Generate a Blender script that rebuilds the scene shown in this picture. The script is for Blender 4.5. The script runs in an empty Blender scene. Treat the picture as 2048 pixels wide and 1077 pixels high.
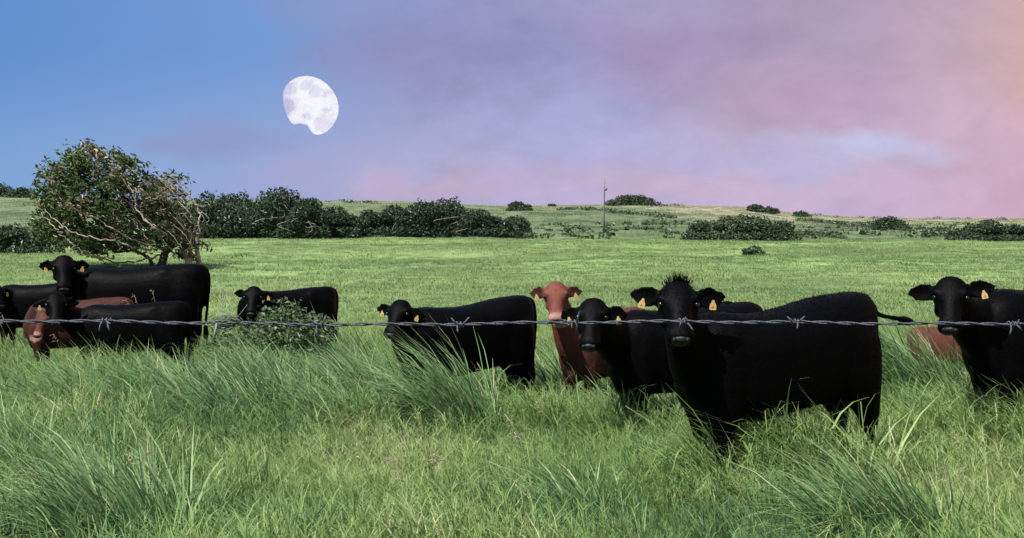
import bpy, math, random
import numpy as np
from mathutils import Vector, Matrix

# ------------------------------------------------------------------ camera / world / sun / exposure
SC = bpy.context.scene
COL = SC.collection
F_PX, EYE, HORIZON = 2600.0, 1.9, 430.0         # focal length in photo pixels, eye height, eye-level row (2048 x 1077 photo)
cam_d = bpy.data.cameras.new("camera")
cam = bpy.data.objects.new("camera", cam_d)
COL.objects.link(cam)
cam.location = (0, 0, EYE)
cam.rotation_euler = (math.pi / 2, 0, 0)
cam_d.sensor_width = 36.0
cam_d.lens = 36.0 * F_PX / 2048.0
cam_d.shift_y = -(538.5 - HORIZON) / 2048.0
cam_d.clip_start = 0.05
cam_d.clip_end = 9000
SC.camera = cam

EXPOSURE = 1.08
SC.view_settings.view_transform = 'Standard'
SC.view_settings.look = 'None'
SC.view_settings.gamma = 1
SC.view_settings.use_curve_mapping = False
SC.view_settings.exposure = EXPOSURE

SUN_EL, SUN_AZ = math.radians(55), math.radians(222)   # azimuth from +Y clockwise: behind the camera, a little to the left
sun_d = bpy.data.lights.new("sun", 'SUN')
sun_d.energy = 4.4
sun_d.angle = math.radians(0.6)
sun_d.color = (1.0, 0.95, 0.87)
sun = bpy.data.objects.new("sun", sun_d)
COL.objects.link(sun)
sdir = Vector((math.sin(SUN_AZ) * math.cos(SUN_EL), math.cos(SUN_AZ) * math.cos(SUN_EL), math.sin(SUN_EL)))
sun.rotation_euler = sdir.to_track_quat('Z', 'Y').to_euler()
sun.location = (0, -20, 40)


def lin(r, g, b, k=1.0):
    f = lambda c: (c / 255.0 / 12.92) if c <= 10 else ((c / 255.0 + 0.055) / 1.055) ** 2.4
    return (f(r) * k, f(g) * k, f(b) * k, 1.0)


class NT:
    """small helper to write node trees"""
    def __init__(self, tree):
        self.t = tree
        tree.nodes.clear()

    def n(self, kind, **props):
        nd = self.t.nodes.new(kind)
        for k, v in props.items():
            if k == 'ins':
                for key, val in v.items():
                    sock = nd.inputs[key]
                    if isinstance(val, bpy.types.NodeSocket):
                        self.t.links.new(val, sock)
                    else:
                        sock.default_value = val
            else:
                setattr(nd, k, v)
        return nd

    def math(self, op, a, b=0.0, clamp=False):
        nd = self.n('ShaderNodeMath', operation=op, use_clamp=clamp)
        for i, v in enumerate((a, b)):
            if isinstance(v, bpy.types.NodeSocket):
                self.t.links.new(v, nd.inputs[i])
            else:
                nd.inputs[i].default_value = v
        return nd.outputs[0]

    def smooth(self, v, a, b, c=0.0, d=1.0):
        nd = self.n('ShaderNodeMapRange', interpolation_type='SMOOTHSTEP')
        self.t.links.new(v, nd.inputs[0])
        for i, x in zip((1, 2, 3, 4), (a, b, c, d)):
            nd.inputs[i].default_value = x
        return nd.outputs[0]

    def mix(self, fac, a, b, blend='MIX'):
        nd = self.n('ShaderNodeMix', data_type='RGBA', blend_type=blend)
        for i, v in ((0, fac), (6, a), (7, b)):
            if isinstance(v, bpy.types.NodeSocket):
                self.t.links.new(v, nd.inputs[i])
            else:
                nd.inputs[i].default_value = v
        return nd.outputs[2]

    def ramp(self, fac, stops, interp='LINEAR'):
        nd = self.n('ShaderNodeValToRGB')
        self.t.links.new(fac, nd.inputs[0])
        cr = nd.color_ramp
        cr.interpolation = interp
        while len(cr.elements) < len(stops):
            cr.elements.new(0.5)
        for e, (p, c) in zip(cr.elements, stops):
            e.position = p
            e.color = c
        return nd.outputs[0]

    def noise(self, vec, scale, detail=4, rough=0.55, dist=0.0):
        nd = self.n('ShaderNodeTexNoise', ins={'Scale': scale, 'Detail': detail, 'Roughness': rough, 'Distortion': dist})
        if vec is not None:
            self.t.links.new(vec, nd.inputs['Vector'])
        return nd.outputs['Fac']


def build_world():
    w = bpy.data.worlds.new("World")
    SC.world = w
    w.use_nodes = True
    t = NT(w.node_tree)
    k = 1.0 / (2 ** EXPOSURE)
    tc = t.n('ShaderNodeTexCoord').outputs['Generated']
    sep = t.n('ShaderNodeSeparateXYZ', ins={0: tc})
    x, y, z = sep.outputs
    # slow warp so that no colour boundary is straight
    wob = t.n('ShaderNodeTexNoise', ins={'Vector': tc, 'Scale': 5.0, 'Detail': 5.0, 'Roughness': 0.55})
    wobv = t.math('SUBTRACT', wob.outputs['Fac'], 0.5)
    xx = t.math('ADD', x, t.math('MULTIPLY', wobv, 0.16))
    zz = t.math('ADD', z, t.math('MULTIPLY', wobv, 0.04))
    az = t.smooth(xx, -1.0, 1.0)
    az = t.n('ShaderNodeMapRange', ins={0: xx, 1: -0.5, 2: 0.5, 3: 0.0, 4: 1.0}).outputs[0]
    L = lambda *c: lin(*c, k=k)
    high = t.ramp(az, [(0.0, L(68, 130, 204)), (0.13, L(76, 138, 210)), (0.30, L(104, 152, 216)), (0.42, L(140, 154, 208)),
                       (0.55, L(154, 152, 202)), (0.68, L(174, 158, 192)), (0.77, L(188, 162, 190)), (0.85, L(208, 170, 180)), (0.92, L(226, 180, 160)), (1.0, L(230, 186, 152))])
    low = t.ramp(az, [(0.0, L(112, 164, 220)), (0.13, L(120, 165, 221)), (0.28, L(146, 168, 221)), (0.42, L(174, 174, 218)),
                      (0.55, L(192, 178, 218)), (0.72, L(200, 180, 216)), (0.80, L(208, 176, 208)), (1.0, L(224, 166, 186))])
    clear = t.mix(t.smooth(zz, 0.01, 0.13), low, high)
    # smoke banks and the pale gaps between them: soft ragged patches of colour
    mp = t.n('ShaderNodeMapping', ins={'Vector': tc, 'Scale': (1.0, 1.0, 1.9), 'Rotation': (0, 0.3, 0)})
    w1 = t.n('ShaderNodeTexNoise', ins={'Vector': mp.outputs[0], 'Scale': 7.0, 'Detail': 7.0, 'Roughness': 0.58})
    ws = t.n('ShaderNodeSeparateColor', ins={0: w1.outputs['Color']})
    xw = t.math('ADD', x, t.math('MULTIPLY', t.math('SUBTRACT', ws.outputs[0], 0.5), 0.20))
    zw = t.math('ADD', z, t.math('MULTIPLY', t.math('SUBTRACT', ws.outputs[1], 0.5), 0.10))
    front = t.smooth(y, 0.0, 0.4)
    cur = clear
    for px, py, rx, ry, rgb, al in (
            (1230, 10, 330, 90, (172, 164, 204), 0.55), (940, 120, 330, 110, (146, 138, 190), 0.75), (640, 20, 200, 70, (138, 148, 202), 0.5),
            (1390, 130, 230, 100, (166, 142, 186), 0.7), (1640, 200, 240, 90, (190, 152, 186), 0.6),
            (430, 265, 130, 55, (138, 144, 198), 0.6), (1110, 235, 230, 75, (166, 170, 222), 0.75), (1300, 300, 240, 55, (176, 174, 222), 0.6),
            (1740, 285, 180, 48, (196, 194, 234), 1.0), (1560, 325, 190, 45, (188, 182, 226), 0.75), (880, 355, 150, 45, (204, 172, 206), 0.6),
            (640, 330, 140, 40, (170, 164, 212), 0.5), (1450, 385, 420, 35, (208, 176, 210), 0.5)):
        vx, vz = (px - 1024) / F_PX, (HORIZON - py) / F_PX
        nrm = math.sqrt(vx * vx + 1 + vz * vz)
        dx = t.math('DIVIDE', t.math('SUBTRACT', xw, vx / nrm), rx / F_PX)
        dz = t.math('DIVIDE', t.math('SUBTRACT', zw, vz / nrm), ry / F_PX)
        d = t.math('SQRT', t.math('ADD', t.math('MULTIPLY', dx, dx), t.math('MULTIPLY', dz, dz)))
        cur = t.mix(t.math('MULTIPLY', t.smooth(d, 1.25, 0.15, 0.0, al), front), cur, L(*rgb))
    grain = t.noise(mp.outputs[0], 16.0, 8, 0.62, 0.3)
    gv = t.n('ShaderNodeMapRange', ins={0: grain, 1: 0.3, 2: 0.7, 3: 0.89, 4: 1.09}).outputs[0]
    gv = t.math('ADD', 1.0, t.math('MULTIPLY', t.math('SUBTRACT', gv, 1.0), t.smooth(xx, -0.25, 0.0)))
    c3 = t.mix(1.0, cur, gv, 'MULTIPLY')
    c3 = t.n('ShaderNodeHueSaturation', ins={'Color': c3, 'Saturation': 0.95, 'Value': 0.93}).outputs[0]
    nish = t.n('ShaderNodeTexSky', sky_type='NISHITA', sun_disc=False, sun_elevation=SUN_EL, sun_rotation=SUN_AZ)
    bg1 = t.n('ShaderNodeBackground', ins={'Color': nish.outputs[0], 'Strength': 0.09})
    bg2 = t.n('ShaderNodeBackground', ins={'Color': c3, 'Strength': 1.0})
    mixs = t.n('ShaderNodeMixShader', ins={0: t.smooth(z, 0.65, 0.3, 0.0, 0.96), 1: bg1.outputs[0], 2: bg2.outputs[0]})
    t.n('ShaderNodeOutputWorld', ins={'Surface': mixs.outputs[0]})


build_world()

# ------------------------------------------------------------------ helpers
RNG = np.random.default_rng(11)


def mesh_np(name, verts, faces, smooth=True):
    """verts (N,3); faces: array (M,k) or list of arrays of different k"""
    if isinstance(faces, np.ndarray):
        faces = [faces]
    faces = [f for f in faces if len(f)]
    me = bpy.data.meshes.new(name)
    me.vertices.add(len(verts))
    me.vertices.foreach_set('co', np.asarray(verts, dtype=np.float32).ravel())
    loops = np.concatenate([f.ravel() for f in faces]).astype(np.int32)
    sizes = np.concatenate([np.full(len(f), f.shape[1]) for f in faces]).astype(np.int32)
    starts = np.concatenate([[0], np.cumsum(sizes)[:-1]]).astype(np.int32)
    me.loops.add(len(loops))
    me.loops.foreach_set('vertex_index', loops)
    me.polygons.add(len(sizes))
    me.polygons.foreach_set('loop_start', starts)
    me.polygons.foreach_set('use_smooth', np.full(len(sizes), smooth))
    me.update(calc_edges=True)
    return me


class Geo:
    def __init__(self):
        self.v, self.q, self.t, self.n = [], [], [], 0

    def add(self, v, quads=None, tris=None):
        self.v.append(np.asarray(v, dtype=float))
        if quads is not None and len(quads):
            self.q.append(np.asarray(quads) + self.n)
        if tris is not None and len(tris):
            self.t.append(np.asarray(tris) + self.n)
        self.n += len(v)
        return self

    def mesh(self, name, smooth=True):
        fs = []
        if self.q:
            fs.append(np.concatenate(self.q))
        if self.t:
            fs.append(np.concatenate(self.t))
        return mesh_np(name, np.concatenate(self.v), fs, smooth)


def loft(g, rings, closed_caps=True):
    """rings: list of (M,3) arrays"""
    R = np.array(rings)
    k, m, _ = R.shape
    v = R.reshape(-1, 3)
    i = np.arange(k - 1)[:, None] * m
    j = np.arange(m)[None, :]
    jn = (j + 1) % m
    q = np.stack([i + j, i + jn, i + m + jn, i + m + j], -1).reshape(-1, 4)
    tr = None
    if closed_caps:
        c0, c1 = R[0].mean(0), R[-1].mean(0)
        v = np.vstack([v, c0, c1])
        a = np.arange(m)
        b = (a + 1) % m
        t0 = np.stack([np.full(m, k * m), b, a], -1)
        t1 = np.stack([np.full(m, k * m + 1), (k - 1) * m + a, (k - 1) * m + b], -1)
        tr = np.vstack([t0, t1])
    g.add(v, q, tr)


def tube(g, pts, radii, seg=8, flat=1.0):
    """round tube along a polyline; radii per point"""
    P = np.asarray(pts, float)
    T = np.gradient(P, axis=0)
    T /= np.linalg.norm(T, axis=1)[:, None] + 1e-9
    ref = np.array([0.0, 1.0, 0.0]) if abs(T[0][1]) < 0.8 else np.array([1.0, 0, 0])
    rings = []
    a = np.linspace(0, 2 * np.pi, seg, endpoint=False)
    for p, t, r in zip(P, T, radii):
        u = np.cross(t, ref)
        u /= np.linalg.norm(u) + 1e-9
        w = np.cross(t, u)
        rings.append(p + r * (np.cos(a)[:, None] * u + flat * np.sin(a)[:, None] * w))
    loft(g, rings)


def curve_pts(ctrl, n=12):
    """Catmull-Rom through control points"""
    C = np.asarray(ctrl, float)
    C = np.vstack([2 * C[0] - C[1], C, 2 * C[-1] - C[-2]])
    out = []
    segs = len(C) - 3
    for s in range(segs):
        p0, p1, p2, p3 = C[s:s + 4]
        for t in np.linspace(0, 1, n, endpoint=(s == segs - 1)):
            out.append(0.5 * ((2 * p1) + (-p0 + p2) * t + (2 * p0 - 5 * p1 + 4 * p2 - p3) * t * t + (-p0 + 3 * p1 - 3 * p2 + p3) * t ** 3))
    return np.array(out)


def link(name, me, mat=None, parent=None, loc=None):
    o = bpy.data.objects.new(name, me)
    COL.objects.link(o)
    if mat is not None and me is not None and not me.materials:
        me.materials.append(mat)
    if parent is not None:
        o.parent = parent
    if loc is not None:
        o.location = loc
    return o


def tag(o, label=None, cat=None, group=None, kind=None):
    for k, v in (('label', label), ('category', cat), ('group', group), ('kind', kind)):
        if v:
            o[k] = v
    return o


def empty(name, loc, rz=0.0):
    o = bpy.data.objects.new(name, None)
    COL.objects.link(o)
    o.empty_display_size = 0.1
    o.location = loc
    o.rotation_euler = (0, 0, rz)
    return o


def set_attr(me, name, vals, domain='POINT'):
    a = me.attributes.new(name, 'FLOAT', domain)
    a.data.foreach_set('value', np.asarray(vals, dtype=np.float32))


def set_color(me, name, vals, domain='POINT'):
    a = me.attributes.new(name, 'FLOAT_COLOR', domain)
    v = np.ones((len(vals), 4), dtype=np.float32)
    v[:, :3] = vals
    a.data.foreach_set('color', v.ravel())


def sfield(x, y, scale, seed, octaves=3):
    """cheap smooth pseudo-noise in -1..1 from sums of rotated sines"""
    r = np.random.default_rng(seed)
    out = np.zeros_like(np.asarray(x, float))
    amp, tot = 1.0, 0.0
    f = 1.0 / scale
    for _ in range(octaves):
        for _ in range(3):
            a = r.uniform(0, 2 * np.pi)
            p = r.uniform(0, 2 * np.pi)
            out += amp * np.sin((x * np.cos(a) + y * np.sin(a)) * f * 2 * np.pi * r.uniform(0.7, 1.3) + p)
        tot += amp * 1.7
        amp *= 0.55
        f *= 2.1
    return np.clip(out / tot, -1, 1)


def sstep(v, a, b):
    t = np.clip((np.asarray(v, float) - a) / (b - a), 0, 1)
    return t * t * (3 - 2 * t)


# ------------------------------------------------------------------ terrain
SKY_X = np.array([-1500, -200, 0, 60, 300, 640, 800, 1000, 1200, 1310, 1480, 1600, 1750, 1900, 2048, 2300, 3500], float)
SKY_Y = np.array([396, 392, 392, 393, 400, 403, 405, 413, 411, 411, 415, 429, 438, 438, 438, 436, 420], float)


def ground(x, y):
    x = np.asarray(x, float)
    y = np.asarray(y, float)
    yy = np.maximum(y, 40.0)
    px = 1024 + F_PX * x / yy
    crest = EYE + (HORIZON - np.interp(px, SKY_X, SKY_Y)) / F_PX * 300.0
    rise = sstep(y, 100, 300) * 0.75 + 0.25 * np.clip((y - 100) / 200, 0, 1)
    z = crest * rise
    z = z + sfield(x, y, 60, 3) * 0.35 * sstep(y, 120, 180) * sstep(y, 300, 270)
    z = z + sfield(x, y, 14, 5) * 0.13 * sstep(y, 16, 40) * sstep(y, 130, 100) + sfield(x, y, 1.6, 7, 2) * 0.025
    z = z - sstep(y, 310, 900) * 12.0
    z = z + 0.42 * sstep(y, 4.6, 2.6) * sstep(y, -30, -10)         # roadside bank the camera and the fence stand on
    return z


def g1(x, y):
    return float(ground(np.array([x]), np.array([y]))[0])


def at(px, py, Y):
    return Vector(((px - 1024) / F_PX * Y, Y, EYE - (py - HORIZON) / F_PX * Y))


def base_at(px, Y):
    x = (px - 1024) / F_PX * Y
    return Vector((x, Y, g1(x, Y)))


def hit(px, py, y0=60.0, y1=310.0):
    """where the line of sight through a pixel meets the ground"""
    Y = np.linspace(y0, y1, 3000)
    x = (px - 1024) / F_PX * Y
    d = (EYE - (py - HORIZON) / F_PX * Y) - ground(x, Y)
    s = np.where(d <= 0)[0]
    Yh = Y[s[0]] if len(s) else 300.0
    return base_at(px, float(Yh))


def mat_ground():
    m = bpy.data.materials.new("pasture")
    m.use_nodes = True
    t = NT(m.node_tree)
    pos = t.n('ShaderNodeNewGeometry').outputs['Position']
    tint = t.n('ShaderNodeAttribute', attribute_name='land').outputs['Color']
    mp = t.n('ShaderNodeMapping', ins={'Vector': pos, 'Scale': (1.0, 0.45, 1.0)}).outputs[0]
    n1 = t.noise(mp, 1.7, 6, 0.62)
    n2 = t.noise(mp, 0.33, 5, 0.6, 0.4)
    n3 = t.noise(pos, 14.0, 4, 0.6)
    mp2 = t.n('ShaderNodeMapping', ins={'Vector': pos, 'Scale': (1.0, 0.5, 1.0)}).outputs[0]
    n4 = t.noise(mp2, 0.11, 8, 0.68, 0.6)
    v = t.math('ADD', t.math('MULTIPLY', n1, 0.9), t.math('ADD', t.math('MULTIPLY', n2, 0.7), t.math('MULTIPLY', n3, 0.5)))
    val = t.n('ShaderNodeMapRange', ins={0: v, 1: 0.6, 2: 1.5, 3: 0.55, 4: 1.4}).outputs[0]
    val4 = t.n('ShaderNodeMapRange', ins={0: n4, 1: 0.3, 2: 0.7, 3: 0.55, 4: 1.35}).outputs[0]
    col = t.mix(1.0, t.mix(1.0, tint, val, 'MULTIPLY'), val4, 'MULTIPLY')
    bump = t.n('ShaderNodeBump', ins={'Height': v, 'Strength': 0.8, 'Distance': 0.12})
    b = t.n('ShaderNodeBsdfPrincipled', ins={'Base Color': col, 'Roughness': 0.95, 'Normal': bump.outputs[0]})
    b.inputs['Specular IOR Level'].default_value = 0.1
    t.n('ShaderNodeOutputMaterial', ins={0: b.outputs[0]})
    return m


def build_ground():
    def axis(lo, hi, n, c, k):
        a = np.linspace(np.arcsinh((lo - c) / k), np.arcsinh((hi - c) / k), n)
        return c + np.sinh(a) * k
    xs = axis(-2500, 2500, 420, 0, 12.0)
    ys = axis(-1500, 3500, 460, 9, 10.0)
    X, Y = np.meshgrid(xs, ys)
    Z = ground(X, Y)
    v = np.stack([X, Y, Z], -1).reshape(-1, 3)
    n, m = len(xs), len(ys)
    i = np.arange(m - 1)[:, None] * n
    j = np.arange(n - 1)[None, :]
    q = np.stack([i + j, i + j + 1, i + n + j + 1, i + n + j], -1).reshape(-1, 4)
    me = mesh_np("ground", v, q)
    x, y = v[:, 0], v[:, 1]
    soil = np.array([0.045, 0.07, 0.03])
    field = np.array([0.168, 0.245, 0.090])
    rough = np.array([0.105, 0.140, 0.075])
    dry = np.array([0.255, 0.230, 0.165])
    c = soil[None] + (field - soil)[None] * sstep(y, 14, 24)[:, None]
    f2 = sstep(y + sfield(x, y, 30, 21) * 6, 97, 106)
    c = c + (rough[None] - c) * f2[:, None]
    uu = x / np.maximum(y, 1)
    d2 = sstep(sfield(x, y, 50, 22) * 40 + y + 75 * sstep(uu, 0.06, 0.2), 205, 275) * (0.4 + 0.6 * sstep(uu, 0.0, 0.14))
    c = c + (dry[None] - c) * (0.85 * d2)[:, None]
    worn = sstep(sfield(x * 0.5, y * 0.35, 9, 27), 0.1, 0.7) * sstep(y, 20, 30) * sstep(y, 104, 98)
    c = c * (1 - 0.35 * worn)[:, None]
    patch = sstep(sfield(x * 0.6, y * 0.25, 5, 23), 0.15, 0.6) * sstep(y, 108, 125)
    c = c * (1 - 0.45 * patch)[:, None]
    set_color(me, 'land', c)
    o = link("ground", me, mat_ground())
    tag(o, kind='structure')
    o['label'] = "green pasture rising to a low grassy ridge"


build_ground()

# ------------------------------------------------------------------ vegetation materials


def mat_leafy(name, stops, attr_type='GEOMETRY', transl=0.35, rough=0.5, along=True, spec=0.3):
    m = bpy.data.materials.new(name)
    m.use_nodes = True
    t = NT(m.node_tree)
    tint = t.n('ShaderNodeAttribute', attribute_name='tint', attribute_type=attr_type).outputs['Fac']
    if attr_type == 'INSTANCER':
        tb = t.n('ShaderNodeAttribute', attribute_name='btint', attribute_type='GEOMETRY').outputs['Fac']
        tint = t.math('ADD', tint, t.math('MULTIPLY', t.math('SUBTRACT', tb, 0.5), 0.5), True)
    col = t.ramp(tint, stops)
    b = t.n('ShaderNodeBsdfPrincipled', ins={'Base Color': col, 'Roughness': rough})
    b.inputs['Specular IOR Level'].default_value = spec
    tr = t.n('ShaderNodeBsdfTranslucent', ins={'Color': col})
    mx = t.n('ShaderNodeMixShader', ins={0: transl, 1: b.outputs[0], 2: tr.outputs[0]})
    t.n('ShaderNodeOutputMaterial', ins={0: mx.outputs[0]})
    return m


C4 = lambda r, g, b: (r, g, b, 1.0)
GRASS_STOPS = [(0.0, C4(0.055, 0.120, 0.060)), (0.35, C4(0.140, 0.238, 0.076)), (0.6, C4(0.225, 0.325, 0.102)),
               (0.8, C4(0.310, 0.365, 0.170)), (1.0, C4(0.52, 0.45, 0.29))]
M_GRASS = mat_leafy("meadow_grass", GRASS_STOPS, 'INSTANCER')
M_TUSSOCK = mat_leafy("tussock_grass", [(0.0, C4(0.028, 0.080, 0.036)), (0.4, C4(0.078, 0.170, 0.066)),
                                        (0.75, C4(0.230, 0.360, 0.140)), (1.0, C4(0.42, 0.42, 0.26))])
M_FIELD = mat_leafy("field_grass", [(0.0, C4(0.060, 0.105, 0.045)), (0.3, C4(0.130, 0.208, 0.078)), (0.7, C4(0.228, 0.318, 0.124)),
                                    (1.0, C4(0.33, 0.32, 0.15))], 'INSTANCER')
M_STALK = mat_leafy("dry_stalk", [(0.0, C4(0.30, 0.26, 0.16)), (1.0, C4(0.55, 0.48, 0.34))], transl=0.15)
M_BUSH = mat_leafy("bush_leaf", [(0.0, C4(0.018, 0.034, 0.020)), (0.5, C4(0.036, 0.062, 0.030)), (0.85, C4(0.065, 0.095, 0.045)),
                                 (1.0, C4(0.14, 0.15, 0.09))], transl=0.2, rough=0.45)
M_WEED = mat_leafy("weed_leaf", [(0.0, C4(0.030, 0.060, 0.028)), (0.5, C4(0.065, 0.115, 0.048)), (1.0, C4(0.15, 0.20, 0.10))], transl=0.3)
M_TREELEAF = mat_leafy("tree_leaf", [(0.0, C4(0.020, 0.036, 0.016)), (0.45, C4(0.045, 0.075, 0.024)), (0.68, C4(0.10, 0.15, 0.035)),
                                     (0.8, C4(0.11, 0.095, 0.06)), (1.0, C4(0.24, 0.19, 0.15))], transl=0.25, rough=0.4)


def mat_simple(name, base, rough=0.8, spec=0.2, noise_scale=8.0, amount=0.5, metal=0.0, stretch=(1, 1, 1), bump=0.3):
    m = bpy.data.materials.new(name)
    m.use_nodes = True
    t = NT(m.node_tree)
    oc = t.n('ShaderNodeTexCoord').outputs['Object']
    mp = t.n('ShaderNodeMapping', ins={'Vector': oc, 'Scale': stretch}).outputs[0]
    n = t.noise(mp, noise_scale, 6, 0.65)
    v = t.n('ShaderNodeMapRange', ins={0: n, 1: 0.25, 2: 0.75, 3: 1 - amount, 4: 1 + amount}).outputs[0]
    col = t.mix(1.0, C4(*base), v, 'MULTIPLY')
    bp = t.n('ShaderNodeBump', ins={'Height': n, 'Strength': bump, 'Distance': 0.02})
    b = t.n('ShaderNodeBsdfPrincipled', ins={'Base Color': col, 'Roughness': rough, 'Metallic': metal, 'Normal': bp.outputs[0]})
    b.inputs['Specular IOR Level'].default_value = spec
    t.n('ShaderNodeOutputMaterial', ins={0: b.outputs[0]})
    return m


M_BARK = mat_simple("pale_bark", (0.26, 0.22, 0.19), 0.85, 0.15, 6, 0.5, stretch=(1, 1, 0.3))
M_DARKBARK = mat_simple("dark_bark", (0.07, 0.055, 0.045), 0.9, 0.1, 6, 0.5, stretch=(1, 1, 0.3))

# ------------------------------------------------------------------ grass blades


def blades(rng, n, radius, lmin, lmax, wmin, wmax, lean, leanvar, seg=4, ell=(1, 1), fan=0.5, droop=1.0):
    """n curved tapering ribbons leaning downwind (-X); returns verts, quads, per-vertex random tint"""
    r = radius * np.sqrt(rng.random(n))
    a = rng.uniform(0, 2 * np.pi, n)
    bx, by = r * np.cos(a) * ell[0], r * np.sin(a) * ell[1]
    Ln = rng.uniform(lmin, lmax, n)
    W = rng.uniform(wmin, wmax, n)
    dirx = -lean + fan * bx / max(radius, 1e-6) + rng.normal(0, leanvar, n)
    diry = fan * by / max(radius, 1e-6) + rng.normal(0, leanvar, n)
    mag = np.hypot(dirx, diry) + 1e-6
    Ln = Ln * np.clip(0.5 + 0.85 * mag, 0.5, 1.0)                # upright blades are the young short ones
    th0 = 0.10 + 0.25 * np.clip(mag, 0, 1.5)                   # tilt from vertical at base
    th1 = th0 + droop * (0.5 + 0.9 * np.clip(mag, 0, 1.4)) * rng.uniform(0.5, 1.25, n)
    hx, hy = dirx / mag, diry / mag
    fa = np.arctan2(hy, hx) + np.pi / 2 + rng.normal(0, 0.7, n)
    sx, sy = np.cos(fa), np.sin(fa)
    P = np.zeros((n, seg + 1, 3))
    P[:, 0, 0], P[:, 0, 1] = bx, by
    P[:, 0, 2] = -0.03
    for i in range(1, seg + 1):
        th = th0 + (th1 - th0) * ((i - 0.5) / seg) ** 1.3
        st = Ln / seg
        P[:, i, 0] = P[:, i - 1, 0] + hx * np.sin(th) * st
        P[:, i, 1] = P[:, i - 1, 1] + hy * np.sin(th) * st
        P[:, i, 2] = P[:, i - 1, 2] + np.cos(th) * st
    prof = np.array([0.75, 1.0, 0.85, 0.55, 0.06]) if seg == 4 else np.linspace(1, 0.08, seg + 1)
    off = np.stack([sx, sy, np.zeros(n)], -1)[:, None, :] * (W[:, None] * prof[None])[:, :, None] * 0.5
    V = np.stack([P - off, P + off], 2)                        # n, seg+1, 2, 3
    idx = np.arange(n * (seg + 1) * 2).reshape(n, seg + 1, 2)
    q = np.stack([idx[:, :-1, 0], idx[:, :-1, 1], idx[:, 1:, 1], idx[:, 1:, 0]], -1).reshape(-1, 4)
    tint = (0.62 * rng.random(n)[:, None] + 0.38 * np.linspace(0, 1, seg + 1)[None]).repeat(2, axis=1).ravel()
    return V.reshape(-1, 3), q, tint


def leafy_clump(name, mat, rng, culms=5, leaves=7, radius=0.12, hmin=0.16, hmax=0.36):
    """upright culms from the ground, each carrying short arching leaves"""
    vs, qs, ts, n0 = [], [], [], 0
    for _ in range(culms):
        h = rng.uniform(hmin, hmax)
        r, a = radius * math.sqrt(rng.random()), rng.uniform(0, 2 * np.pi)
        lean = rng.uniform(0.15, 0.6)
        v, q, tn = blades(rng, leaves, 0.004, 0.08, 0.19, 0.005, 0.0095, 0.45, 0.75, seg=3, fan=0.2, droop=1.25)
        nv = len(v) // leaves
        lift = np.repeat(h * rng.uniform(0.35, 1.0, leaves), nv)
        v[:, 2] += lift
        v[:, 0] += r * math.cos(a) - lean * lift * 0.6
        v[:, 1] += r * math.sin(a)
        vs.append(v); qs.append(q + n0); ts.append(tn); n0 += len(v)
        c = np.array([(r * math.cos(a) - lean * z_ * 0.6 + o_, r * math.sin(a), z_) for z_ in (-0.03, h * 0.5, h) for o_ in (-0.002, 0.002)])
        vs.append(c); qs.append(np.array([[0, 1, 3, 2], [2, 3, 5, 4]]) + n0); ts.append(np.full(6, rng.random())); n0 += 6
    me = mesh_np(name, np.concatenate(vs), np.concatenate(qs))
    set_attr(me, 'btint', np.concatenate(ts))
    me.materials.append(mat)
    return me


def proto_collection(name, meshes):
    c = bpy.data.collections.new(name)
    for i, me in enumerate(meshes):
        c.objects.link(bpy.data.objects.new("%s_%02d" % (name, i), me))
    return c


def instance_field(name, pts, rotz, scale, idx, tint, coll, label):
    me = bpy.data.meshes.new(name)
    me.vertices.add(len(pts))
    me.vertices.foreach_set('co', np.asarray(pts, np.float32).ravel())
    rot = np.zeros((len(pts), 3), np.float32)
    rot[:, 2] = rotz
    a = me.attributes.new('rot', 'FLOAT_VECTOR', 'POINT')
    a.data.foreach_set('vector', rot.ravel())
    a = me.attributes.new('scl', 'FLOAT_VECTOR', 'POINT')
    a.data.foreach_set('vector', np.asarray(scale, np.float32).ravel())
    a = me.attributes.new('pick', 'INT', 'POINT')
    a.data.foreach_set('value', np.asarray(idx, np.int32))
    set_attr(me, 'tint', tint)
    o = link(name, me)
    ng = bpy.data.node_groups.new(name + "_nodes", 'GeometryNodeTree')
    ng.interface.new_socket('Geometry', in_out='INPUT', socket_type='NodeSocketGeometry')
    ng.interface.new_socket('Geometry', in_out='OUTPUT', socket_type='NodeSocketGeometry')
    N, Lk = ng.nodes, ng.links
    gi, go = N.new('NodeGroupInput'), N.new('NodeGroupOutput')
    ci = N.new('GeometryNodeCollectionInfo')
    ci.inputs['Collection'].default_value = coll
    ci.inputs['Separate Children'].default_value = True
    ci.inputs['Reset Children'].default_value = True
    iop = N.new('GeometryNodeInstanceOnPoints')
    iop.inputs['Pick Instance'].default_value = True

    def named(attr, kind):
        nd = N.new('GeometryNodeInputNamedAttribute')
        nd.data_type = kind
        nd.inputs['Name'].default_value = attr
        return nd.outputs['Attribute']
    Lk.new(gi.outputs[0], iop.inputs['Points'])
    Lk.new(ci.outputs[0], iop.inputs['Instance'])
    Lk.new(named('pick', 'INT'), iop.inputs['Instance Index'])
    Lk.new(named('rot', 'FLOAT_VECTOR'), iop.inputs['Rotation'])
    Lk.new(named('scl', 'FLOAT_VECTOR'), iop.inputs['Scale'])
    Lk.new(iop.outputs[0], go.inputs[0])
    md = o.modifiers.new("scatter", 'NODES')
    md.node_group = ng
    tag(o, kind='stuff')
    o['label'] = label
    return o


def clump_mesh(name, mat, rng, **kw):
    v, q, tn = blades(rng, **kw)
    me = mesh_np(name, v, q)
    set_attr(me, 'btint', tn)
    me.materials.append(mat)
    return me


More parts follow.
